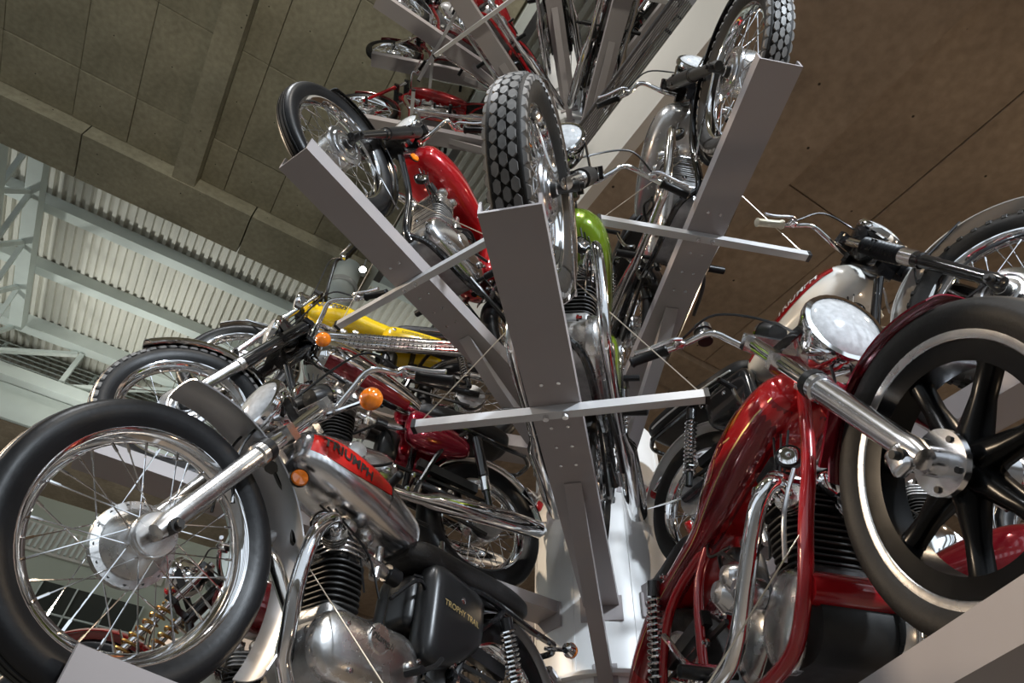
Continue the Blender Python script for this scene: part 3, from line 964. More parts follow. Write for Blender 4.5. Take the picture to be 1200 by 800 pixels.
        if g('cables', not lo):
            MB().tube(crom([pv + V(0.03, 0, 0), pv - d * 0.10 + V(0.07, 0, 0.02), hb + V(0.10, s * 0.05, 0.02), ax + u * (fl - 0.25) + V(0.06, s * 0.03, 0), ax + u * (fl - 0.45) + V(-0.06, s * 0.04, 0)], 6), 0.0042, 6).build('control_cable', 'black_satin', bar)
    if g('reservoir'):
        q = hb + V(-pull * 0.3, c['reservoir'] * (half - 0.19), rise + 0.03)
        MB().lathe([(0, -0.03), (0.024, -0.03), (0.024, 0.012), (0.03, 0.014), (0.03, 0.034), (0, 0.036)], q, (0, 0, 1), 20).build('brake_reservoir', 'black_satin', bar)
    # turn signals
    for pos, dr, rr_, *sa in g('signals', ()):
        p = V(*pos)
        q = p + V(*dr)
        sg_ = MB().tube([p, q], 0.008, 8).build('turn_signal', g('signalm', 'chrome'), root)
        ax2 = V(*(sa[0] if sa else g('signal_axis', (1, 0, 0))))
        MB().lathe([(0, -0.03), (rr_ * 0.7, -0.026), (rr_, 0.0)], q, ax2, 18).build('signal_body', g('signalm', 'chrome'), sg_)
        MB().lathe([(rr_ * 1.02, -0.002), (rr_ * 0.98, 0.012), (rr_ * 0.6, 0.026), (0, 0.031)], q, ax2, 18).build('signal_lens', 'orange_lens', sg_)
    for pos, dr in g('reflectors', ()):
        p = V(*pos)
        rf = MB().lathe([(0, 0), (0.027, 0), (0.027, 0.008)], p, dr, 18).build('reflector', 'black_satin', root)
        MB().lathe([(0.025, 0.007), (0.022, 0.012), (0, 0.014)], p, dr, 18).build('reflector_lens', 'orange_lens', rf)
    # frame
    fm = g('framem', 'black_paint')
    H0 = ax + u * (fl - 0.22) - fw * 0.058
    H1 = ax + u * (fl + 0.0) - fw * 0.058
    fr = MB()
    fr.tube([H0, H1], 0.027, 14)
    if g('frame') != 'chopper':
        fr.tube(crom([H1 - u * 0.05, V(-0.62, 0, 0.84), V(-0.95, 0, 0.765), V(-1.0, 0, 0.70), V(-0.99, 0, 0.36)], 5), 0.018, 10)
        if g('cradle', 1) == 1:
            fr.tube(crom([H0 + u * 0.02, V(-0.415, 0, 0.55), V(-0.455, 0, 0.30), V(-0.50, 0, 0.235)], 5), 0.0185, 12)
            for s in (-1, 1):
                fr.tube(crom([V(-0.475, 0, 0.26), V(-0.56, s * 0.08, 0.215), V(-0.80, s * 0.10, 0.20), V(-0.98, s * 0.10, 0.25), V(-1.02, s * 0.10, 0.36)], 5), 0.014, 8)
        else:
            for s in (-1, 1):
                fr.tube(crom([H0 + u * 0.02 + V(0, s * 0.02, 0), V(-0.41, s * 0.06, 0.52), V(-0.46, s * 0.10, 0.28), V(-0.56, s * 0.11, 0.21), V(-0.85, s * 0.11, 0.20), V(-1.01, s * 0.11, 0.30)], 5), 0.0155, 10)
        for s in (-1, 1):
            fr.tube(crom([V(-0.93, s * 0.05, 0.765), V(-1.12, s * 0.11, 0.755), V(-1.40, s * 0.115, 0.745), V(-1.58, s * 0.10, 0.76)], 5), 0.0125, 8)
            fr.tube(crom([V(-1.02, s * 0.09, 0.36), V(-1.10, s * 0.11, 0.58), V(-1.22, s * 0.115, 0.74)], 4), 0.0125, 8)
            fr.tube([V(-1.0, s * 0.085, 0.37), V(wbx - 0.05, s * 0.095, R2)], 0.018, 8)
        fr.tube(crom([V(-1.58, 0.10, 0.76), V(-1.63, 0.06, 0.755), V(-1.64, 0, 0.755), V(-1.63, -0.06, 0.755), V(-1.58, -0.10, 0.76)], 4), 0.0125, 8)
    else:
        for s in (-1, 1):
            fr.tube(crom([H0 + V(0, s * 0.015, 0.06), V(-0.325, s * 0.07, 0.60), V(-0.36, s * 0.115, 0.42), V(-0.44, s * 0.13, 0.255), V(-0.58, s * 0.13, 0.165), V(-0.95, s * 0.13, 0.16), V(-1.2, s * 0.11, 0.24), V(wbx - 0.04, s * 0.10, R2)], 6), 0.0185, 12)
            fr.tube(crom([V(-0.93, s * 0.06, 0.70), V(-1.02, s * 0.09, 0.55), V(-1.03, s * 0.12, 0.19)], 5), 0.016, 10)
            fr.tube(crom([V(-0.93, s * 0.06, 0.70), V(-1.2, s * 0.11, 0.58), V(wbx, s * 0.10, R2 + 0.02)], 5), 0.016, 10)
        fr.tube([H1 - u * 0.06, V(-0.93, 0, 0.70)], 0.022, 12)
        fr.tube([H0 + V(0.01, 0, 0.02), V(-0.62, 0, 0.72)], 0.016, 10)
        fr.tube([V(-0.43, -0.12, 0.285), V(-0.43, 0.12, 0.285)], 0.040, 16)
    fl_ = g('frame_low', 0)
    if fl_:
        fr.v = [(x, y, z - fl_ * max(0.0, min(1.0, (z - 0.45) / 0.25)) * (0.0 if x > -0.36 else 1.0)) for x, y, z in fr.v]
    fob = fr.build('frame', fm, root)
    # engine
    em = g('enginem', 'alloy')
    cm = g('casem', 'cast_alloy')
    eng = MB().hull2((-0.60, 0.345), 0.115, (-0.85, 0.365), 0.105, -0.115, 0.115, 0.006)
    eng.rbox((-0.60, 0, 0.455), (0.17, 0.20, 0.06), 0.02)
    es, ex_, ez_ = g('eng', (0.86, 0.0, -0.03))
    EM = Matrix.Translation((-0.70 + ex_, 0, 0.32 + ez_)) @ Matrix.Diagonal((es, es, es, 1)) @ Matrix.Translation((0.70, 0, -0.32))
    eng = eng.build('engine', cm, root, 38, EM)
    pc = MB().hull2((-0.565, 0.345), 0.108, (-0.835, 0.36), 0.118, 0.10, 0.152, 0.05).build('primary_cover', em, eng)
    MB().hull2((-0.60, 0.40), 0.085, (-0.68, 0.335), 0.10, -0.10, -0.135, 0.03).build('timing_cover', em, eng)
    MB().hull2((-0.80, 0.40), 0.07, (-0.89, 0.36), 0.085, -0.10, -0.125, 0.03).build('gearbox_cover', em, eng)
    MB().lathe([(0.05, 0.156), (0.05, 0.182), (0.044, 0.187), (0.0, 0.188)], (-0.69, 0, 0.40), (0, 1, 0), 28).build('round_cap', em, eng)
    for q in ((-0.60, 0.27), (-0.55, 0.40), (-0.72, 0.26), (-0.86, 0.28), (-0.90, 0.40)):
        MB().lathe([(0, 0.0), (0.009, 0.0), (0.009, 0.006), (0, 0.008)], (q[0], 0.172, q[1]), (0, 1, 0), 8).build('screw', 'chrome', eng)
    MB().lathe([(0.022, 0.0), (0.022, 0.008), (0.016, 0.011), (0, 0.011)], (-0.86, 0.176, 0.365), (0, 1, 0), 18).build('inspection_cap', em, eng)
    wy = g('cyl_w', 0.235)
    tl = Matrix.Translation((-0.60, 0, 0.47)) @ Matrix.Rotation(rad(g('cyl_tilt', 6)), 4, 'Y')
    fins = MB()
    fins.rbox((0, 0, 0.09), (0.115, wy - 0.04, 0.19), 0.03, tl)
    nf = 8
    for i in range(nf):
        fins.plate((0, 0, 0.025 + i * 0.021), 0.165 + 0.004 * (i % 2), wy, 0.008, 0.06, tl)
    fins.build('cylinder_barrel', g('barrelm', 'iron_black'), eng, 30)
    hd = MB()
    hd.rbox((0, 0, 0.235), (0.12, wy - 0.03, 0.08), 0.02, tl)
    for i in range(4):
        hd.plate((0, 0, 0.205 + i * 0.019), 0.172, wy + 0.008, 0.0075, 0.06, tl)
    hd.build('cylinder_head', g('headcm', 'cast_alloy'), eng, 30)
    for dx in (-0.045, 0.045):
        rc = tl @ V(dx, 0, 0.292)
        MB().lathe([(0, -wy / 2 - 0.018), (0.02, -wy / 2 - 0.014), (0.033, -wy / 2 + 0.004), (0.033, wy / 2 - 0.004), (0.02, wy / 2 + 0.014), (0, wy / 2 + 0.018)], rc, (0, 1, 0), 18).build('rocker_box', g('rockerm', 'alloy'), eng)
    for s in ((-1, 1) if g('twin_carb', True) else (1,)):
        cb = tl @ V(-0.15, s * 0.055, 0.225)
        MB().lathe([(0.0, -0.05), (0.022, -0.05), (0.026, -0.02), (0.022, 0.03), (0.022, 0.055), (0, 0.055)], cb, (1, 0, 0.1), 14).lathe([(0, -0.05), (0.02, -0.05), (0.024, -0.01), (0.018, 0.05), (0.018, 0.075), (0, 0.08)], cb, (0, 0, 1), 14).build('carburettor', 'alloy', eng)
        MB().lathe([(0, 0), (0.034, 0), (0.034, 0.06), (0, 0.065)], cb + V(-0.055, 0, 0), (-1, 0, 0), 16).build('air_filter', 'black_satin', eng)
    # pedals
    for s in (-1, 1):
        pg = MB().tube([V(-0.86, s * 0.10, 0.245), V(-0.86, s * 0.17, 0.24)], 0.010, 8).build('footpeg', 'black_satin', root)
        MB().tube([V(-0.86, s * 0.17, 0.24), V(-0.86, s * 0.175, 0.24), V(-0.86, s * 0.265, 0.24), V(-0.86, s * 0.27, 0.24)], [0.012, 0.018, 0.018, 0.01], 10).build('peg_rubber', 'rubber', pg)
    gl = MB().tube(crom([V(-0.84, 0.19, 0.335), V(-0.80, 0.20, 0.30), V(-0.72, 0.205, 0.255), V(-0.70, 0.21, 0.25)], 4), 0.007, 8).build('gear_lever', 'black_satin', root)
    MB().tube([V(-0.70, 0.195, 0.25), V(-0.70, 0.25, 0.25)], 0.011, 8).build('pedal_rubber', 'rubber', gl)
    if g('kick', True):
        ks = MB().tube(crom([V(-0.90, -0.15, 0.38), V(-0.93, -0.18, 0.42), V(-0.96, -0.19, 0.52), V(-0.965, -0.20, 0.58)], 4), 0.009, 8).build('kickstart', 'chrome', root)
        MB().tube([V(-0.965, -0.185, 0.585), V(-0.965, -0.28, 0.59)], 0.012, 8).build('pedal_rubber', 'rubber', ks)
    # tank
    dxt, dzt = g('tank_off', (0, 0))
    rows = TANKS[g('tank', 'teardrop')] if isinstance(g('tank', 'teardrop'), str) else c['tank']
    tk = Body([(x + dxt, w_, a_ + dzt, b_ + dzt) for x, w_, a_, b_ in rows], g('tank_ex', 2.6))
    tob = tk.mb().build('fuel_tank', g('tankm', 'red_paint'), root, 60)
    if g('cap', True):
        xc = g('cap_x', -0.58)
        zt = interp(tk.tab, xc)[2]
        MB().lathe([(0.034, -0.01), (0.034, 0.012), (0.03, 0.018), (0, 0.02)], (xc, 0, zt), (0, 0, 1), 22).build('filler_cap', 'chrome', tob)
    for nm, mt, args in g('patches', ()):
        for s in (-1, 1):
            tk.patch(*args, s).build(nm, mt, tob, 60)
    for txt, mt, size, x, frac, slope, shear, bold in g('tank_text', ()):
        for s in (-1, 1):
            tk.text(txt, size, x, frac, s, slope, shear, bold=bold).build('lettering', mt, tob)
    if g('petcock', True):
        MB().tube(crom([V(-0.93, side * 0.05, 0.775), V(-0.93, side * 0.06, 0.72), V(-0.90, side * 0.09, 0.62), V(-0.80, side * 0.07, 0.60)], 5), 0.005, 6).build('fuel_pipe', 'black_satin', tob)
        MB().tube([V(-0.93, side * 0.05, 0.785), V(-0.93, side * 0.055, 0.735)], 0.010, 8).build('fuel_tap', 'chrome', tob)
    # seat
    dxs, dzs = g('seat_off', (0, 0))
    rows = SEATS[g('seat', 'dual')] if isinstance(g('seat', 'dual'), str) else c['seat']
    st_ = Body([(x + dxs, w_, a_ + dzs, b_ + dzs) for x, w_, a_, b_ in rows], 3.4)
    so = st_.mb().build('seat', g('seatm', 'leather_black'), root, 50)
    if g('seat_piping'):
        for s in (-1, 1):
            tb = [r for r in st_.tab if -1.56 < r[0] < -1.0]
            MB().tube([(x, s * (w * 0.99 + 0.001), zb + (zt - zb) * 0.3) for x, w, zb, zt in tb], 0.005, 6).build('seat_piping', c['seat_piping'], so)
    # side panels
    if g('panel'):
        mp, txt, tm, tsz = c['panel']
        dxp, dzp = g('panel_off', (0, 0))
        for s in (-1, 1):
            pb = Body([(-1.20, 0.02, 0.60, 0.68), (-1.18, 0.045, 0.55, 0.73), (-1.06, 0.055, 0.46, 0.745), (-0.95, 0.05, 0.44, 0.745), (-0.92, 0.02, 0.50, 0.70)] if not g('panel_shape') else [(-1.20, 0.015, 0.70, 0.72), (-1.17, 0.035, 0.68, 0.74), (-1.0, 0.05, 0.66, 0.765), (-0.84, 0.05, 0.65, 0.775), (-0.79, 0.02, 0.67, 0.75)] if g('panel_shape') == 'wide' else
                      [(-1.26, 0.01, 0.63, 0.67), (-1.23, 0.035, 0.60, 0.70), (-1.12, 0.05, 0.56, 0.74), (-1.00, 0.055, 0.545, 0.755), (-0.93, 0.04, 0.57, 0.75), (-0.905, 0.01, 0.63, 0.70)], 2.4 if g('panel_shape') == 'oval' else 4.0, 22, 4)
            m_ = pb.mb()
            m_.v = [(x + dxp, y + s * 0.085, z + dzp) for x, y, z in m_.v]
            po = m_.build('side_panel', mp, root, 50)
            if txt:
                t_ = pb.text(txt, tsz, -1.06 if not g('panel_shape') else -1.0, 0.55, s, -0.04, 0.0)
                t_.v = [(x + dxp, y + s * 0.085, z + dzp) for x, y, z in t_.v]
                t_.build('lettering', tm, po)
            MB().lathe([(0, 0), (0.011, 0), (0.011, s * 0.007), (0, s * 0.01)], ((-1.06 if g('panel_shape') != 'wide' else -0.86) + dxp, s * (0.085 + 0.050), (0.66 if g('panel_shape') != 'wide' else 0.73) + dzp), (0, 1, 0), 10).build('knob', 'chrome', po)
    # exhausts
    for pth, r0, mt, sil in g('exhausts', ()):
        P = crom([V(*q) for q in pth], 6)
        eo = MB().tube(P, r0, 14).build('exhaust_pipe', mt, root)
        if g('fin_clamp', True):
            d0 = (P[1] - P[0]).normalized()
            k = MB()
            for i in range(4):
                k.lathe([(r0, i * 0.009), (r0 * 1.75, i * 0.009 + 0.001), (r0 * 1.75, i * 0.009 + 0.004), (r0, i * 0.009 + 0.005)], P[0], d0, 16)
            k.build('exhaust_clamp', 'alloy', eo)
        if sil:
            q = [V(*s_) for s_ in sil[0]]
            MB().tube(q, sil[1], 20).build('silencer', sil[2], eo)
    for pth, r0 in g('heat_shields', ()):
        k = 30
        P = crom([V(*q) for q in pth], k // (len(pth) - 1))
        hs = MB().tube(P, r0, 12).build('heat_shield', 'chrome', root)
        slots = MB()
        for i, q in enumerate(P[1:-1]):
            t_ = (P[i + 2] - P[i]).normalized()
            for ph in (-0.6, 0.0, 0.6):
                nrm = V(0, side * math.cos(ph), math.sin(ph))
                slots.lathe([(0, 0.001), (0.0045, 0.001), (0.0045, -0.002)], q + nrm * (r0 + 0.0003), nrm, 6)
        slots.build('perforations', 'iron_black', hs)
    # rear end
    if g('rguard', True):
        Rg, a0, a1, wg, dep, mg = g('rguard', (R2 + 0.035, 15, 165, 0.13, 0.5, 'chrome')) if g('rguard') else (R2 + 0.035, 15, 165, 0.13, 0.5, 'chrome')
        ro = MB().guard(Rg, a0, a1, wg, dep, (wbx, 0, R2)).build('rear_mudguard', mg, root, 40)
        for s in (-1, 1):
            q = V(wbx + Rg * math.cos(rad(160)), s * wg * 0.45, R2 + Rg * math.sin(rad(160)) - 0.01)
            MB().tube([q, V(wbx - 0.04, s * 0.10, R2)], 0.005, 6).build('stay', 'chrome', ro)
    if g('tail', True):
        tx = g('tail_pos', (wbx - 0.27, 0, R2 + 0.255))
        tl_ = MB().rbox((0, 0, 0), (0.10, 0.075, 0.07), 0.012, Matrix.Translation(tx) @ Matrix.Rotation(rad(-25), 4, 'Y')).build('tail_light', g('tailm', 'chrome'), root)
        MB().rbox((-0.062, 0, 0), (0.05, 0.07, 0.062), 0.015, Matrix.Translation(tx) @ Matrix.Rotation(rad(-25), 4, 'Y')).build('tail_lens', 'red_lens', tl_)
    if g('shocks', True):
        for s in (-1, 1):
            a, b = V(wbx + 0.02, s * 0.125, R2 + 0.02), V(wbx + 0.13, s * 0.128, 0.715 - g('frame_low', 0))
            d = b - a
            sk = MB().tube([a, a + d * 0.35], 0.017, 10).tube([a + d * 0.3, b], 0.009, 8).tube([a + d * 0.86, b], 0.024, 12)
            sk = sk.build('shock_absorber', 'black_paint', root)
            hel = []
            dn = d.normalized()
            e1 = dn.cross(V(0, 1, 0)).normalized()
            e2 = dn.cross(e1)
            tur = 13
            for i in range(tur * 8 + 1):
                q = 2 * PI * i / 8
                hel.append(a + d * (0.16 + 0.70 * i / (tur * 8)) + (e1 * math.cos(q) + e2 * math.sin(q)) * 0.025)
            if g('covered_shock'):
                MB().tube([a + d * 0.42, a + d * 0.44, a + d * 0.98, b], [0.02, 0.027, 0.027, 0.018], 14).build('shock_cover', 'black_paint', sk)
                MB().tube([a + d * 0.24, a + d * 0.42], 0.024, 14).build('shock_collar', 'chrome', sk)
            else:
                MB().tube(hel, 0.0048, 6).build('shock_spring', 'chrome', sk)
    # small fittings
    if not lo:
        hx_ = V(-0.42, side * 0.055, 0.66 - g('frame_low', 0) * 0.7)
        ho = MB().lathe([(0, -0.02), (0.03, -0.018), (0.036, 0.0), (0.036, 0.008), (0.03, 0.012)], hx_, (0.8, side * 0.6, 0), 20).build('horn', 'black_satin', root)
        MB().lathe([(0.03, 0.010), (0.018, 0.014), (0.006, 0.012), (0, 0.02)], hx_, (0.8, side * 0.6, 0), 20).build('horn_grille', 'chrome', ho)
        MB().tube([hx_ + V(-0.06, 0, 0.03), hx_ + V(-0.15, 0, 0.02)], 0.019, 12).build('ignition_coil', 'iron_black', root)
        for k_ in range(3):
            y_ = side * (0.045 + 0.012 * k_)
            MB().tube(crom([V(-0.40 - 0.02 * k_, y_, 0.74 - g('frame_low', 0)), V(-0.45, y_ + side * 0.03, 0.60), V(-0.52 - 0.03 * k_, y_ + side * 0.02, 0.56), V(-0.56 - 0.05 * k_, y_ + side * 0.015, 0.46)], 5), 0.0035, 5).build('wiring_lead', 'black_satin', root)
        MB().tube(crom([V(-0.62, -side * 0.12, 0.30), V(-0.66, -side * 0.14, 0.24), V(-0.90, -side * 0.135, 0.215)], 4), 0.006, 6).build('oil_pipe', 'chrome', root)
        MB().tube(crom([V(-0.66, side * 0.13, 0.45), V(-0.76, side * 0.125, 0.55), V(-0.84, side * 0.09, 0.56), V(-0.88, side * 0.06, 0.50)], 5), 0.0065, 6).build('breather_hose', 'rubber', root)
        ss = MB().tube(crom([V(-0.80, 0.13, 0.20), V(-0.90, 0.16, 0.14), V(-1.06, 0.17, 0.12)], 4), 0.009, 8).build('side_stand', 'black_satin', root)
        MB().tube([V(-0.95, -side * 0.10, 0.30), V(wbx + 0.04, -side * 0.10, R2 - 0.08)], 0.005, 6).build('brake_rod', 'chrome', root)
        cg = MB().bar(V(-1.0, side * 0.085, 0.47), V(wbx + 0.08, side * 0.085, R2 + 0.12), 0.03, 0.045).build('chain_guard', 'black_satin', root)
        for k_, q_ in enumerate(((-0.46, 0.30), (-0.52, 0.24), (-0.98, 0.38), (-0.96, 0.30), (-1.22, 0.71 - g('frame_low', 0)))):
            for s in (-1, 1):
                MB().lathe([(0, 0), (0.012, 0), (0.012, s * 0.008), (0.007, s * 0.009), (0.007, s * 0.018), (0, s * 0.019)], (q_[0], s * (0.105 if k_ > 1 else 0.06), q_[1]), (0, 1, 0), 6).build('mounting_bolt', 'chrome', root)
    # chain side
    ch = MB()
    q0, q1 = V(-0.90, side * 0.075, 0.37), V(wbx, side * 0.075, R2)
    ch.bar(q0 + V(0, 0, 0.045), q1 + V(0, 0, 0.085), 0.012, 0.014)
    ch.bar(q0 + V(0, 0, -0.045), q1 + V(0, 0, -0.085), 0.012, 0.014)
    ch.build('chain', 'iron_black', root)
    MB().lathe([(0, -0.004), (0.088, -0.004), (0.088, 0.004), (0, 0.004)], q1, (0, 1, 0), 32).build('sprocket', 'cast_alloy', root)
    MB().rbox((-0.86, 0, 0.54), (0.10, 0.12, 0.17), 0.03).build('oil_tank' if g('oil', True) else 'battery_box', 'black_satin', root)
    return root


LOW = lambda s: ([(-0.51, s * 0.06, 0.615), (-0.42, s * 0.09, 0.62), (-0.365, s * 0.12, 0.55), (-0.40, s * 0.145, 0.38), (-0.47, s * 0.155, 0.235), (-0.60, s * 0.16, 0.21), (-0.98, s * 0.165, 0.23)], 0.020, 'chrome',
                 ([(-0.96, s * 0.165, 0.23), (-1.02, s * 0.168, 0.235), (-1.08, s * 0.172, 0.245), (-1.45, s * 0.18, 0.285), (-1.62, s * 0.182, 0.30), (-1.66, s * 0.183, 0.305)], [0.022, 0.024, 0.042, 0.047, 0.040, 0.012], 'chrome'))
MEG = lambda s: ([(-0.51, s * 0.06, 0.615), (-0.42, s * 0.09, 0.62), (-0.365, s * 0.12, 0.55), (-0.40, s * 0.145, 0.38), (-0.47, s * 0.155, 0.235), (-0.60, s * 0.16, 0.21), (-0.92, s * 0.165, 0.23)], 0.020, 'old_chrome',
                 ([(-0.90, s * 0.165, 0.23), (-0.95, s * 0.168, 0.24), (-1.50, s * 0.18, 0.30), (-1.53, s * 0.18, 0.304)], [0.021, 0.023, 0.055, 0.02], 'old_chrome'))

# the scrambler with the bare spoked wheel and short grey mudguard
bike(dict(az=-116.97, z=1.396, rf=2.25, R=0.335, rr=0.265, W=0.088, tyre='rib', rim='chrome', hub='conical', hubface=1, side=1,
          label='silver and red motorcycle with a bare spoked wheel and a clipped grey mudguard',
          sliderm='alloy', slider=0.34, slider_r=0.029, tubem='chrome', tube_r=0.021, seal=True, yokem='alloy', fork_len=0.64, panel_off=(0.09, -0.09), eng=(0.80, 0.06, -0.06), wb=1.35,
          fguard=(0.43, 78, 203, 0.125, 0.30, 'satin_silver'), stays=(), gbolts=(118, 178), head=(-0.14, 0, 0.84), head_r=0.085, headm='chrome', clocks=(-0.05, 0.05),
          bar=(0.13, 0.16, 0.40), tank=[(-0.81, 0.03, 0.71, 0.75), (-0.79, 0.075, 0.675, 0.79), (-0.70, 0.10, 0.655, 0.82), (-0.56, 0.118, 0.655, 0.85), (-0.43, 0.118, 0.665, 0.86), (-0.34, 0.10, 0.69, 0.855), (-0.285, 0.06, 0.72, 0.84), (-0.27, 0.02, 0.75, 0.81)], tankm='bright_alloy', cap_x=-0.45,
          patches=(('red_panel', 'scarlet', (-0.60, -0.295, lambda t: 0.36 + 0.22 * (1 - t) ** 2, lambda t: 0.86 - 0.05 * t)),
                   ('knee_panel', 'bright_alloy', (-0.785, -0.605, lambda t: 0.30 - 0.06 * t, lambda t: 0.70 + 0.12 * t))),
          tank_text=(('TRIUMPH', 'lettering_black', 0.045, -0.41, 0.60, -0.16, 0.0, 0.0012),),
          seat=[(-1.42, 0.05, 0.70, 0.74), (-1.38, 0.11, 0.68, 0.755), (-1.22, 0.125, 0.665, 0.76), (-1.0, 0.12, 0.645, 0.74), (-0.84, 0.10, 0.64, 0.735), (-0.77, 0.06, 0.655, 0.72)], panel=('black_satin', 'TROPHY TRAIL', 'lettering_gold', 0.027), barrelm='iron_black', headcm='alloy', cyl_w=0.20, twin_carb=False,
          exhausts=[([(-0.48, 0.05, 0.565), (-0.42, 0.10, 0.585), (-0.36, 0.12, 0.51), (-0.355, 0.11, 0.38), (-0.39, 0.08, 0.27), (-0.43, 0.05, 0.20), (-0.55, 0.05, 0.13), (-0.98, 0.10, 0.15), (-1.35, 0.16, 0.26)], 0.0205, 'chrome', None),
                    ([(-0.48, -0.05, 0.565), (-0.38, -0.07, 0.57), (-0.325, -0.05, 0.50), (-0.34, 0.0, 0.45), (-0.40, 0.05, 0.33)], 0.0195, 'old_chrome', None)],
          signals=(((-0.28, 0.12, 0.86), (-0.02, 0.16, 0.0), 0.034, (0.75, 0.5, -0.3)), ((-0.28, -0.12, 0.86), (0.0, -0.15, 0.0), 0.034), ((-1.55, 0.08, 0.64), (-0.02, 0.10, -0.02), 0.028, (-1, 0, 0)), ((-1.55, -0.08, 0.64), (-0.02, -0.10, -0.02), 0.028, (-1, 0, 0))),
          frame_low=0.10, reflectors=(((-0.29, 0.07, 0.655), (0.4, 1, -0.1)),), rguard=(0.375, 0, 150, 0.13, 0.5, 'satin_silver'), tailm='chrome', tail_pos=(-1.70, 0, 0.58), leverm='bright_alloy'))
# lettering on its engine cover
eb = [o for o in bpy.data.objects if o.name.startswith('engine')][0]
v, f = text_mesh('Triumph', 0.036, 0.35, bold=0.0006)
MB().add([(-0.69 - a, 0.1895, 0.40 + b - 0.18 * a) for a, b, _ in v], f).build('lettering', 'lettering_black', eb)

# the high-piped twin with the chrome mudguard
bike(dict(az=-139.17, z=2.351, rf=2.16, R=0.33, rr=0.25, W=0.100, tyre='block', steer=-0.07, side=1, hub='drum', hubm='bright_alloy',
          label='motorcycle with black fork shrouds, chrome mudguard, chrome tank and wine red side panel',
          slider=0.30, slider_r=0.028, sliderm='alloy', shroud=(0.30, 0.70, 0.031, 'black_paint'), fguard=(0.382, 45, 188, 0.15, 0.8, 'chrome'), stays=(178,),
          head=(-0.19, 0, 0.93), head_r=0.09, headm='black_paint', bar=(0.085, 0.21, 0.40), tank='teardrop', tankm='chrome', patches=(('red_panel', 'dark_red_paint', (-0.90, -0.45, 0.06, 0.30)),),
          seat=[(-1.50, 0.05, 0.79, 0.85), (-1.46, 0.11, 0.775, 0.87), (-1.30, 0.125, 0.77, 0.88), (-1.10, 0.12, 0.765, 0.855), (-1.00, 0.10, 0.76, 0.85), (-0.94, 0.06, 0.77, 0.83)],
          panel=('candy_red', None, None, 0), panel_shape='oval', exhausts=[LOW(1), LOW(-1)], enginem='bright_alloy', covered_shock=True,
          rguard=(0.37, 10, 165, 0.13, 0.5, 'chrome'), signals=(((-0.40, 0.12, 0.80), (0.02, 0.13, -0.02), 0.034),), signal_axis=(0.3, 0.8, -0.4)))

# the dark red machine with black fork on the tier above
bike(dict(az=-116.77, z=3.30, rf=2.256, R=0.315, rr=0.25, W=0.085, tyre='rib', side=1, hub='drum',
          label='dark red motorcycle with slim black mudguard, black fork and rounded alloy engine',
          slider=0.30, sliderm='black_paint', slider_r=0.025, shroud=(0.30, 0.66, 0.031, 'black_satin'), fguard=(0.352, 62, 190, 0.10, 0.4, 'black_paint'), stays=(185,),
          head=(-0.27, 0, 1.02), head_r=0.10, headm='chrome', tank='norton', tankm='red_paint', exhausts=[LOW(-1)], barrelm='cast_alloy', headcm='alloy', enginem='bright_alloy',
          reflectors=(((-0.34, 0.06, 0.74), (0.3, 1, 0)),), seat='dual', panel=('red_paint', None, None, 0), bar=(0.08, 0.15, 0.34)))

# the green machine pointing straight out over the hall, block tread tyre
bike(dict(az=-93.85, z=2.344, rf=2.25, R=0.33, rr=0.245, W=0.112, tyre='block', side=1, lean=-7, steer=-0.06, W2=0.105, yoff=-0.007, tank_off=(-0.02, -0.06), hub='drum', hubm='chrome', hubface=1,
          label='lime green motorcycle with a wide block-tread front tyre and chrome mudguard',
          sliderm='old_chrome', slider=0.26, slider_r=0.026, shroud=(0.26, 0.50, 0.034, 'old_rubber'), fguard=(0.365, 50, 195, 0.12, 0.45, 'chrome'), stays=(185,),
          head=(-0.16, 0, 0.97), head_r=0.085, headm='chrome', head_tilt=10, bar=(0.10, 0.16, 0.42), tank='teardrop', tankm='green_paint', patches=(('chrome_strip', 'chrome', (-0.93, -0.45, 0.80, 0.93)),),
          exhausts=[LOW(1), LOW(-1)], enginem='alloy', headcm='cast_alloy', panel=('green_paint', None, None, 0), tyrem='old_rubber'))

# the silver machine on the arm beside the mezzanine
bike(dict(az=-72.49, z=3.31, rf=2.24, R=0.33, rr=0.258, W=0.10, tyre='block', side=-1, hub='drum', W2=0.10,
          label='silver motorcycle with black fork, chrome headlight and block-tread tyre under the mezzanine',
          sliderm='iron_black', slider=0.32, slider_r=0.027, shroud=(0.30, 0.62, 0.032, 'black_satin'), fguard=(0.37, 45, 195, 0.12, 0.45, 'black_paint'), stays=(100, 185),
          head=(-0.20, 0, 0.97), head_r=0.085, headm='chrome', bar=(0.09, 0.15, 0.38), tank='teardrop', tankm='silver_paint', patches=(('badge', 'old_chrome', (-0.60, -0.46, 0.62, 0.80)),),
          exhausts=[MEG(1), MEG(-1)], enginem='alloy', barrelm='cast_alloy', tyrem='old_rubber', rguard=(0.372, -20, 165, 0.13, 0.5, 'black_paint')))

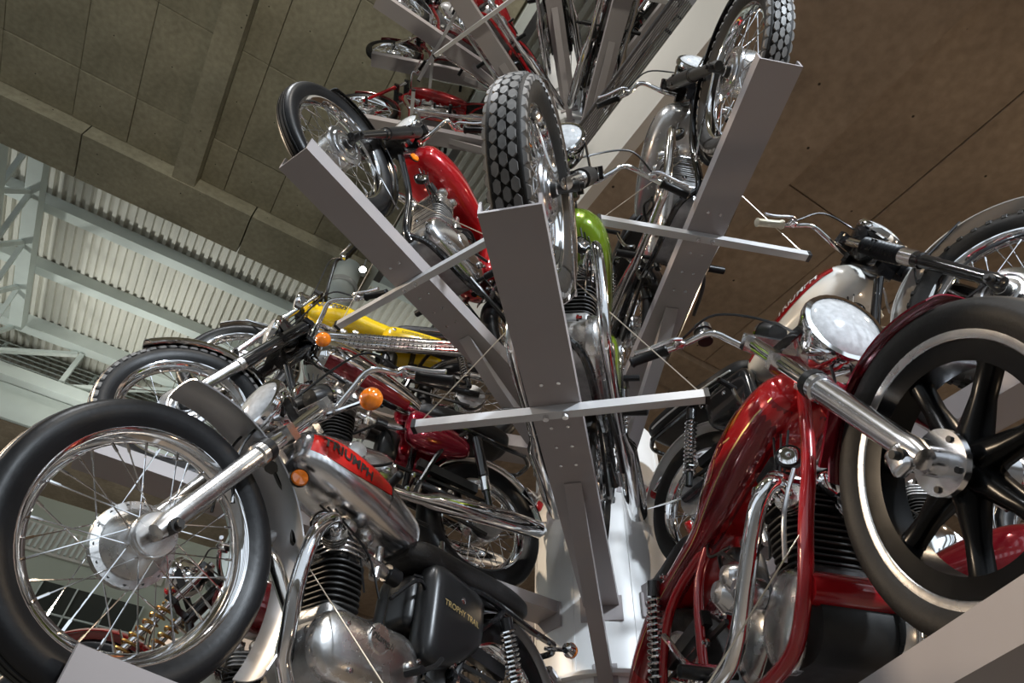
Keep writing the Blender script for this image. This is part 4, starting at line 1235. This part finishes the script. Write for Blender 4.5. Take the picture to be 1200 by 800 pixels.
# the white and red tanked machine behind the red custom
bike(dict(az=-50.87, z=2.37, rf=2.167, R=0.33, rr=0.26, W=0.10, tyre='knob', side=-1, steer=0.07, hub='drum',
          label='motorcycle with white and red tank, ribbed rubber fork boots and pale mudguards',
          sliderm='black_paint', slider=0.33, slider_r=0.029, gaiter=(0.40, 0.60, 0.034), shroud=(0.33, 0.40, 0.032, 'bright_alloy'), fguard=(0.385, 40, 190, 0.12, 0.35, 'white_paint'), stays=(85, 175), staym='black_paint',
          head=(-0.22, 0, 0.98), head_r=0.10, head_tilt=-20, tank_off=(0.03, -0.05), headm='black_paint', bar=(0.055, 0.12, 0.40), gripm='ivory_grip', tank='teardrop', tankm='white_paint',
          patches=(('red_panel', 'red_paint', (-0.92, -0.40, lambda t: 0.50 + 0.10 * t, 0.985)),), tank_text=(('TRIUMPH', 'lettering_white', 0.056, -0.58, 0.72, -0.14, 0.0, 0.001),),
          seat_piping='white_paint', exhausts=[LOW(1)], rguard=(0.39, 5, 170, 0.13, 0.4, 'white_paint'), panel=('black_paint', None, None, 0), tyrem='old_rubber'))

# the yellow roadster with perforated high pipes
HP = [(-0.49, 0.065, 0.69), (-0.40, 0.11, 0.68), (-0.38, 0.15, 0.60), (-0.45, 0.165, 0.55), (-0.62, 0.17, 0.56), (-1.0, 0.175, 0.60), (-1.5, 0.18, 0.66)]
bike(dict(az=-161, z=3.36, rf=2.2, R=0.33, rr=0.26, W=0.09, tyre='rib', side=1,
          label='bright yellow motorcycle with two perforated high exhaust shields',
          sliderm='bright_alloy', slider=0.42, slider_r=0.024, fguard=(0.365, 55, 190, 0.11, 0.4, 'old_chrome'), stays=(80, 180),
          head=(-0.20, 0, 0.95), head_r=0.085, headm='chrome', bar=(0.24, 0.14, 0.36), barm='black_satin', tank=[(-0.86, 0.05, 0.74, 0.79), (-0.83, 0.09, 0.725, 0.82), (-0.70, 0.12, 0.715, 0.85), (-0.52, 0.15, 0.715, 0.91), (-0.40, 0.145, 0.73, 0.925), (-0.31, 0.11, 0.76, 0.915), (-0.275, 0.05, 0.80, 0.88)], tankm='yellow_paint', tank_ex=2.8, cap_x=-0.46, panel_shape='wide', seat_off=(0.10, 0.0),
          tank_text=(('Norton', 'lettering_black', 0.07, -0.42, 0.60, -0.06, 0.3, 0.0015),), seat='dual', seat_piping='bright_alloy', panel=('yellow_paint', 'COMMANDO', 'lettering_black', 0.03),
          exhausts=[(HP, 0.021, 'chrome', None), ([(-0.49, -0.065, 0.69), (-0.36, -0.06, 0.66), (-0.37, 0.06, 0.56), (-0.46, 0.16, 0.50), (-0.62, 0.17, 0.505), (-1.0, 0.175, 0.545), (-1.5, 0.18, 0.60)], 0.021, 'chrome', None)],
          heat_shields=(([(-0.60, 0.19, 0.535), (-1.0, 0.195, 0.585), (-1.42, 0.20, 0.64)], 0.027), ([(-0.60, 0.19, 0.470), (-1.0, 0.195, 0.52), (-1.42, 0.20, 0.575)], 0.027))))

# the red custom with the cast black wheel
CT = [(-1.80, 0.03, 0.42, 0.46), (-1.76, 0.09, 0.40, 0.52), (-1.58, 0.115, 0.50, 0.62), (-1.35, 0.115, 0.60, 0.71), (-1.12, 0.105, 0.655, 0.755), (-0.95, 0.11, 0.665, 0.78), (-0.80, 0.128, 0.67, 0.85), (-0.62, 0.138, 0.695, 0.915), (-0.46, 0.125, 0.735, 0.93), (-0.35, 0.09, 0.775, 0.915), (-0.32, 0.03, 0.81, 0.88)]
ch = bike(dict(az=-70.96, z=1.454, rf=2.18, R=0.335, rr=0.265, W=0.115, tyre='plain', mag=True, side=-1, hubface=-1, tyrem='old_rubber', rim='alloy', R2=0.33, W2=0.14,
          label='deep red custom motorcycle with a black cast front wheel and big round chrome headlight',
          frame='chopper', framem='tree_red', sliderm='bright_alloy', slider=0.38, slider_r=0.034, tubem='chrome', tube_r=0.023, seal=True, yokem='bright_alloy', fork_len=0.78, fork_y=0.115,
          head=(-0.12, 0, 0.865), head_r=0.107, headm='chrome', head_tilt=8, eng=(0.86, 0.09, -0.09), clocks=(-0.03,), bar=(0.06, 0.16, 0.40), reservoir=-1, leverm='bright_alloy',
          tank=CT, tankm='red_paint', cap_x=-0.55, patches=(('lower_panel', 'dark_red_paint', (-1.60, -0.36, 0.02, 0.30)), ('pinstripe', 'lettering_gold', (-1.60, -0.36, 0.30, 0.325)), ('flame_stripe', 'dark_red_paint', (-1.05, -0.50, lambda t: 0.62 + 0.09 * math.sin(t * 14), lambda t: 0.72 + 0.07 * math.sin(t * 14 + 0.7))), ('flame_line', 'lettering_gold', (-1.0, -0.55, lambda t: 0.535 + 0.07 * math.sin(t * 17), lambda t: 0.56 + 0.07 * math.sin(t * 17)))), seat=[(-1.46, 0.04, 0.69, 0.74), (-1.42, 0.09, 0.68, 0.79), (-1.26, 0.10, 0.70, 0.79), (-1.08, 0.09, 0.735, 0.80), (-1.02, 0.04, 0.75, 0.78)],
          casem='iron_black', kick=False, enginem='alloy', rockerm='chrome', barrelm='iron_black', headcm='iron_black', shocks=True, rguard=None, tail=False, panel=None, petcock=True,
          exhausts=[([(-0.44, -0.07, 0.52), (-0.40, -0.14, 0.545), (-0.43, -0.185, 0.49), (-0.54, -0.195, 0.36), (-0.66, -0.195, 0.24), (-0.80, -0.195, 0.20), (-1.2, -0.195, 0.21), (-1.6, -0.195, 0.24)], 0.0225, 'chrome', None),
                    ([(-0.44, 0.07, 0.52), (-0.38, 0.10, 0.53), (-0.37, 0.15, 0.48), (-0.42, 0.17, 0.40), (-0.52, 0.18, 0.22), (-0.7, 0.19, 0.18), (-1.6, 0.195, 0.22)], 0.0225, 'chrome', None)]))
# its front fender: a narrow red blade hugging the tyre with a cut-out brace to the fork
axc = V(0, 0, 0.335)
fd = MB().guard(0.362, 60, 152, 0.135, 0.35, axc).build('front_fender', 'candy_red', ch, 40)
for s in (-1, 1):
    b0 = axc + V(-math.sin(rad(27)) * 0.33, s * 0.09, math.cos(rad(27)) * 0.33)
    P1 = axc + V(0.352 * math.cos(rad(112)), s * 0.068, 0.352 * math.sin(rad(112)))
    P2 = axc + V(0.352 * math.cos(rad(146)), s * 0.068, 0.352 * math.sin(rad(146)))
    br = MB()
    br.bar(b0 + V(0.02, 0, 0.0), P1, 0.008, 0.026, (0, 1, 0))
    br.bar(b0 + V(-0.01, 0, -0.02), P2, 0.008, 0.026, (0, 1, 0))
    br.bar(P1, P2, 0.008, 0.03, (0, 1, 0))
    br.rbox(b0, (0.06, 0.012, 0.05), 0.005)
    br.build('fender_brace', 'candy_red', fd)
MB().rbox((-0.012, -0.135, 0.335), (0.05, 0.03, 0.06), 0.012).build('axle_clamp', 'bright_alloy', ch)
tg = MB().lathe([(0.020, -0.003), (0.034, -0.003), (0.034, 0.003), (0.020, 0.003)], (-0.44, -0.155, 0.53), (0, 1, 0), 28, True)
for k in range(16):
    t = 2 * PI * k / 16
    tg.box((-0.44 + 0.037 * math.cos(t), -0.155, 0.53 + 0.037 * math.sin(t)), (0.006, 0.006, 0.006))
tg.build('toothed_ring', 'bright_alloy', ch, 20)
MB().tube(crom([(-0.36, -0.10, 0.57), (-0.40, -0.135, 0.47), (-0.46, -0.135, 0.36)], 6), 0.0065, 8).build('oil_line', 'bright_alloy', ch)
MB().lathe([(0, -0.02), (0.05, -0.02), (0.058, -0.006), (0.058, 0.02), (0.0, 0.02)], (-0.50, 0.10, 0.25), (0.8, 0.3, 0.1), 28).build('alternator_cover', 'bright_alloy', ch)
MB().rbox((-0.50, 0.0, 0.34), (0.10, 0.14, 0.05), 0.012).build('oil_block', 'black_satin', ch)
MB().tube(crom([(-0.86, -0.15, 0.26), (-0.98, -0.18, 0.31), (-1.06, -0.19, 0.40), (-1.10, -0.19, 0.44)], 5), 0.010, 8).build('brake_pedal', 'chrome', ch)
MB().tube(crom([(-0.86, -0.16, 0.25), (-0.95, -0.19, 0.24), (-1.08, -0.19, 0.30)], 5), 0.009, 8).build('control_link', 'chrome', ch)
for q_, r_c in (((-0.76, -0.13, 0.42), 0.05), ((-0.68, -0.14, 0.43), 0.042), ((-0.62, -0.15, 0.36), 0.04)):
    MB().lathe([(0, 0.045), (r_c * 0.6, 0.04), (r_c, 0.015), (r_c, -0.03)], q_, (0.1, -1, 0.05), 24).build('polished_cap', 'bright_alloy', ch)
for x_, y_ in ((-0.46, -0.10), (-0.41, 0.03)):
    MB().lathe([(0, 0.035), (0.014, 0.031), (0.026, 0.018), (0.031, 0.0), (0.031, -0.02)], (x_, y_, 0.585), (0.25, -0.75, 0.35), 22).build('rocker_cap', 'chrome', ch)

# machines farther round and below
bike(dict(az=-161.5, z=1.42, rf=2.2, R=0.33, rr=0.26, side=1, spring=(0.16, 0.52, 0.030), slider=0.2, sliderm='black_paint', fguard=(0.375, 35, 190, 0.13, 0.4, 'red_paint'),
          label='dark red motorcycle with bronze fork springs and red mudguard, on a low arm', head=(-0.18, 0, 0.96), head_r=0.09, headm='chrome', bar=(0.03, 0.08, 0.33), tank='teardrop', tankm='dark_red_paint', exhausts=[LOW(1), LOW(-1)], panel=('dark_red_paint', None, None, 0), each=False))
bike(dict(az=-4, z=2.35, rf=2.2, side=-1, fguard=(0.37, 50, 190, 0.12, 0.4, 'chrome'), headm='chrome', tank='teardrop', tankm='grey_paint', exhausts=[LOW(1), LOW(-1)], enginem='chrome', casem='bright_alloy', each=False,
          label='grey motorcycle with chromed engine half hidden behind the cast black wheel'))
bike(dict(az=-26.5, z=1.42, rf=2.2, side=-1, fguard=(0.37, 50, 190, 0.12, 0.4, 'dark_red_paint'), headm='chrome', tank='teardrop', tankm='dark_red_paint', exhausts=[LOW(1), LOW(-1)], each=False,
          label='wine red motorcycle low behind the cast black wheel'))
# the red racer and the upper tiers
bike(dict(az=-162, z=7.14, rf=2.2, side=1, R=0.33, rr=0.28, W=0.07, framem='tree_red', sliderm='red_paint', slider=0.5, slider_r=0.02, fguard=(0.36, 60, 180, 0.09, 0.4, 'tree_red'), head_r=0, tank='racer', tankm='red_paint', seat='race', bar=(0.02, 0.12, 0.34), cyl_w=0.16, each=False, far=True,
          label='bright red racing motorcycle with red frame tubes and no headlight', twin_carb=False, exhausts=[LOW(1)]))
UP = [(-116.5, 6.9, 'red_paint', 'tree_red', 'scarlet motorcycle with red frame on the upper tier arm with the short cross bar'),
      (-72.5, 6.9, 'black_paint', 'black_paint', 'black motorcycle on an upper tier arm behind the cable railing'),
      (-139, 7.9, 'grey_paint', 'dark_red_paint', 'grey tanked motorcycle with dark red frame on an upper tier arm'),
      (-94, 7.9, 'red_paint', 'black_paint', 'red tanked motorcycle on the upper tier arm pointing over the hall'),
      (-49, 7.9, 'tree_red', 'black_paint', 'red motorcycle on the upper tier above the mezzanine railing'),
      (-162, 8.80, 'dark_red_paint', 'dark_red_paint', 'wine red motorcycle on the topmost arm below the concrete slab')]
for az, z, tm, fm, lab in UP:
    bike(dict(az=az, z=z, rf=2.2, side=1 if az < -90 else -1, tank='teardrop', tankm=tm, framem=fm, fguard=(0.37, 55, 190, 0.12, 0.4, tm), headm='chrome', exhausts=[LOW(1), LOW(-1)], each=False, far=True, label=lab))

# arms: every tier in view
for az, z in ((-116.97, 1.396), (-70.96, 1.454), (-161.5, 1.42), (-26.5, 1.42), (-139.17, 2.351), (-93.85, 2.344), (-50.87, 2.37), (-4, 2.35), (176, 2.35), (-116.77, 3.30), (-72.49, 3.31), (-161, 3.36)):
    arm(az, z, ro=2.30 if az == -116.97 else RO, fl=0.045 if az in (-93.85, -72.49, -139.17) else 0.075)
for az, z in ((-162, 7.14), (-116.5, 6.9), (-72.5, 6.9), (-139, 7.9), (-94, 7.9), (-49, 7.9), (-162, 8.80)):
    arm(az, z, holes=False, root=tower2, ri=0.268, drop=0.13 if z < 7.5 else 0.27)
for z, tw, r in ((1.10, tower, 0.36), (2.05, tower, 0.36), (3.0, tower, 0.36), (7.6, tower2, 0.275), (8.50, tower2, 0.275)):
    MB().lathe([(r, 0), (r + 0.04, 0), (r + 0.04, 0.016), (r, 0.016)], (0, 0, z + ZO - tw.location.z), (0, 0, 1), 48).build('ring_flange', 'trunk_paint', tw, 30)


def wire(az, z, end, to, label):
    M = Matrix.Translation((0, 0, z + ZO)) @ Matrix.Rotation(rad(az), 4, 'Z')
    p, q = M @ V(RB_, end * (LB / 2 - 0.01), 0.0), M @ V(*to)
    tag(MB().tube([p, q], 0.0021, 6).build('tie_wire', 'wire_steel'), label, 'wire', 'tie wires')


for az, z, rf, nm in ((-116.97, 1.396, 2.25, 'silver and red motorcycle'), (-139.17, 2.351, 2.16, 'chrome tanked motorcycle'), (-93.85, 2.344, 2.25, 'lime green motorcycle'), (-72.49, 3.31, 2.24, 'silver motorcycle'), (-116.77, 3.30, 2.256, 'black-guarded dark red motorcycle'), (-70.96, 1.454, 2.18, 'red custom motorcycle')):
    for e in (-1, 1):
        to = (rf - 0.37, e * 0.128, 0.40) if az == -70.96 else (rf - 0.425, e * 0.016 + (0.055 if az == -93.85 else 0.0), 0.49)
        if az == -139.17:
            to = (rf - 0.385, e * 0.016, 0.62)
        wire(az, z, e, to, 'thin tie wire to the ' + nm + (' on its kickstart side' if e < 0 else ' on its gear lever side'))
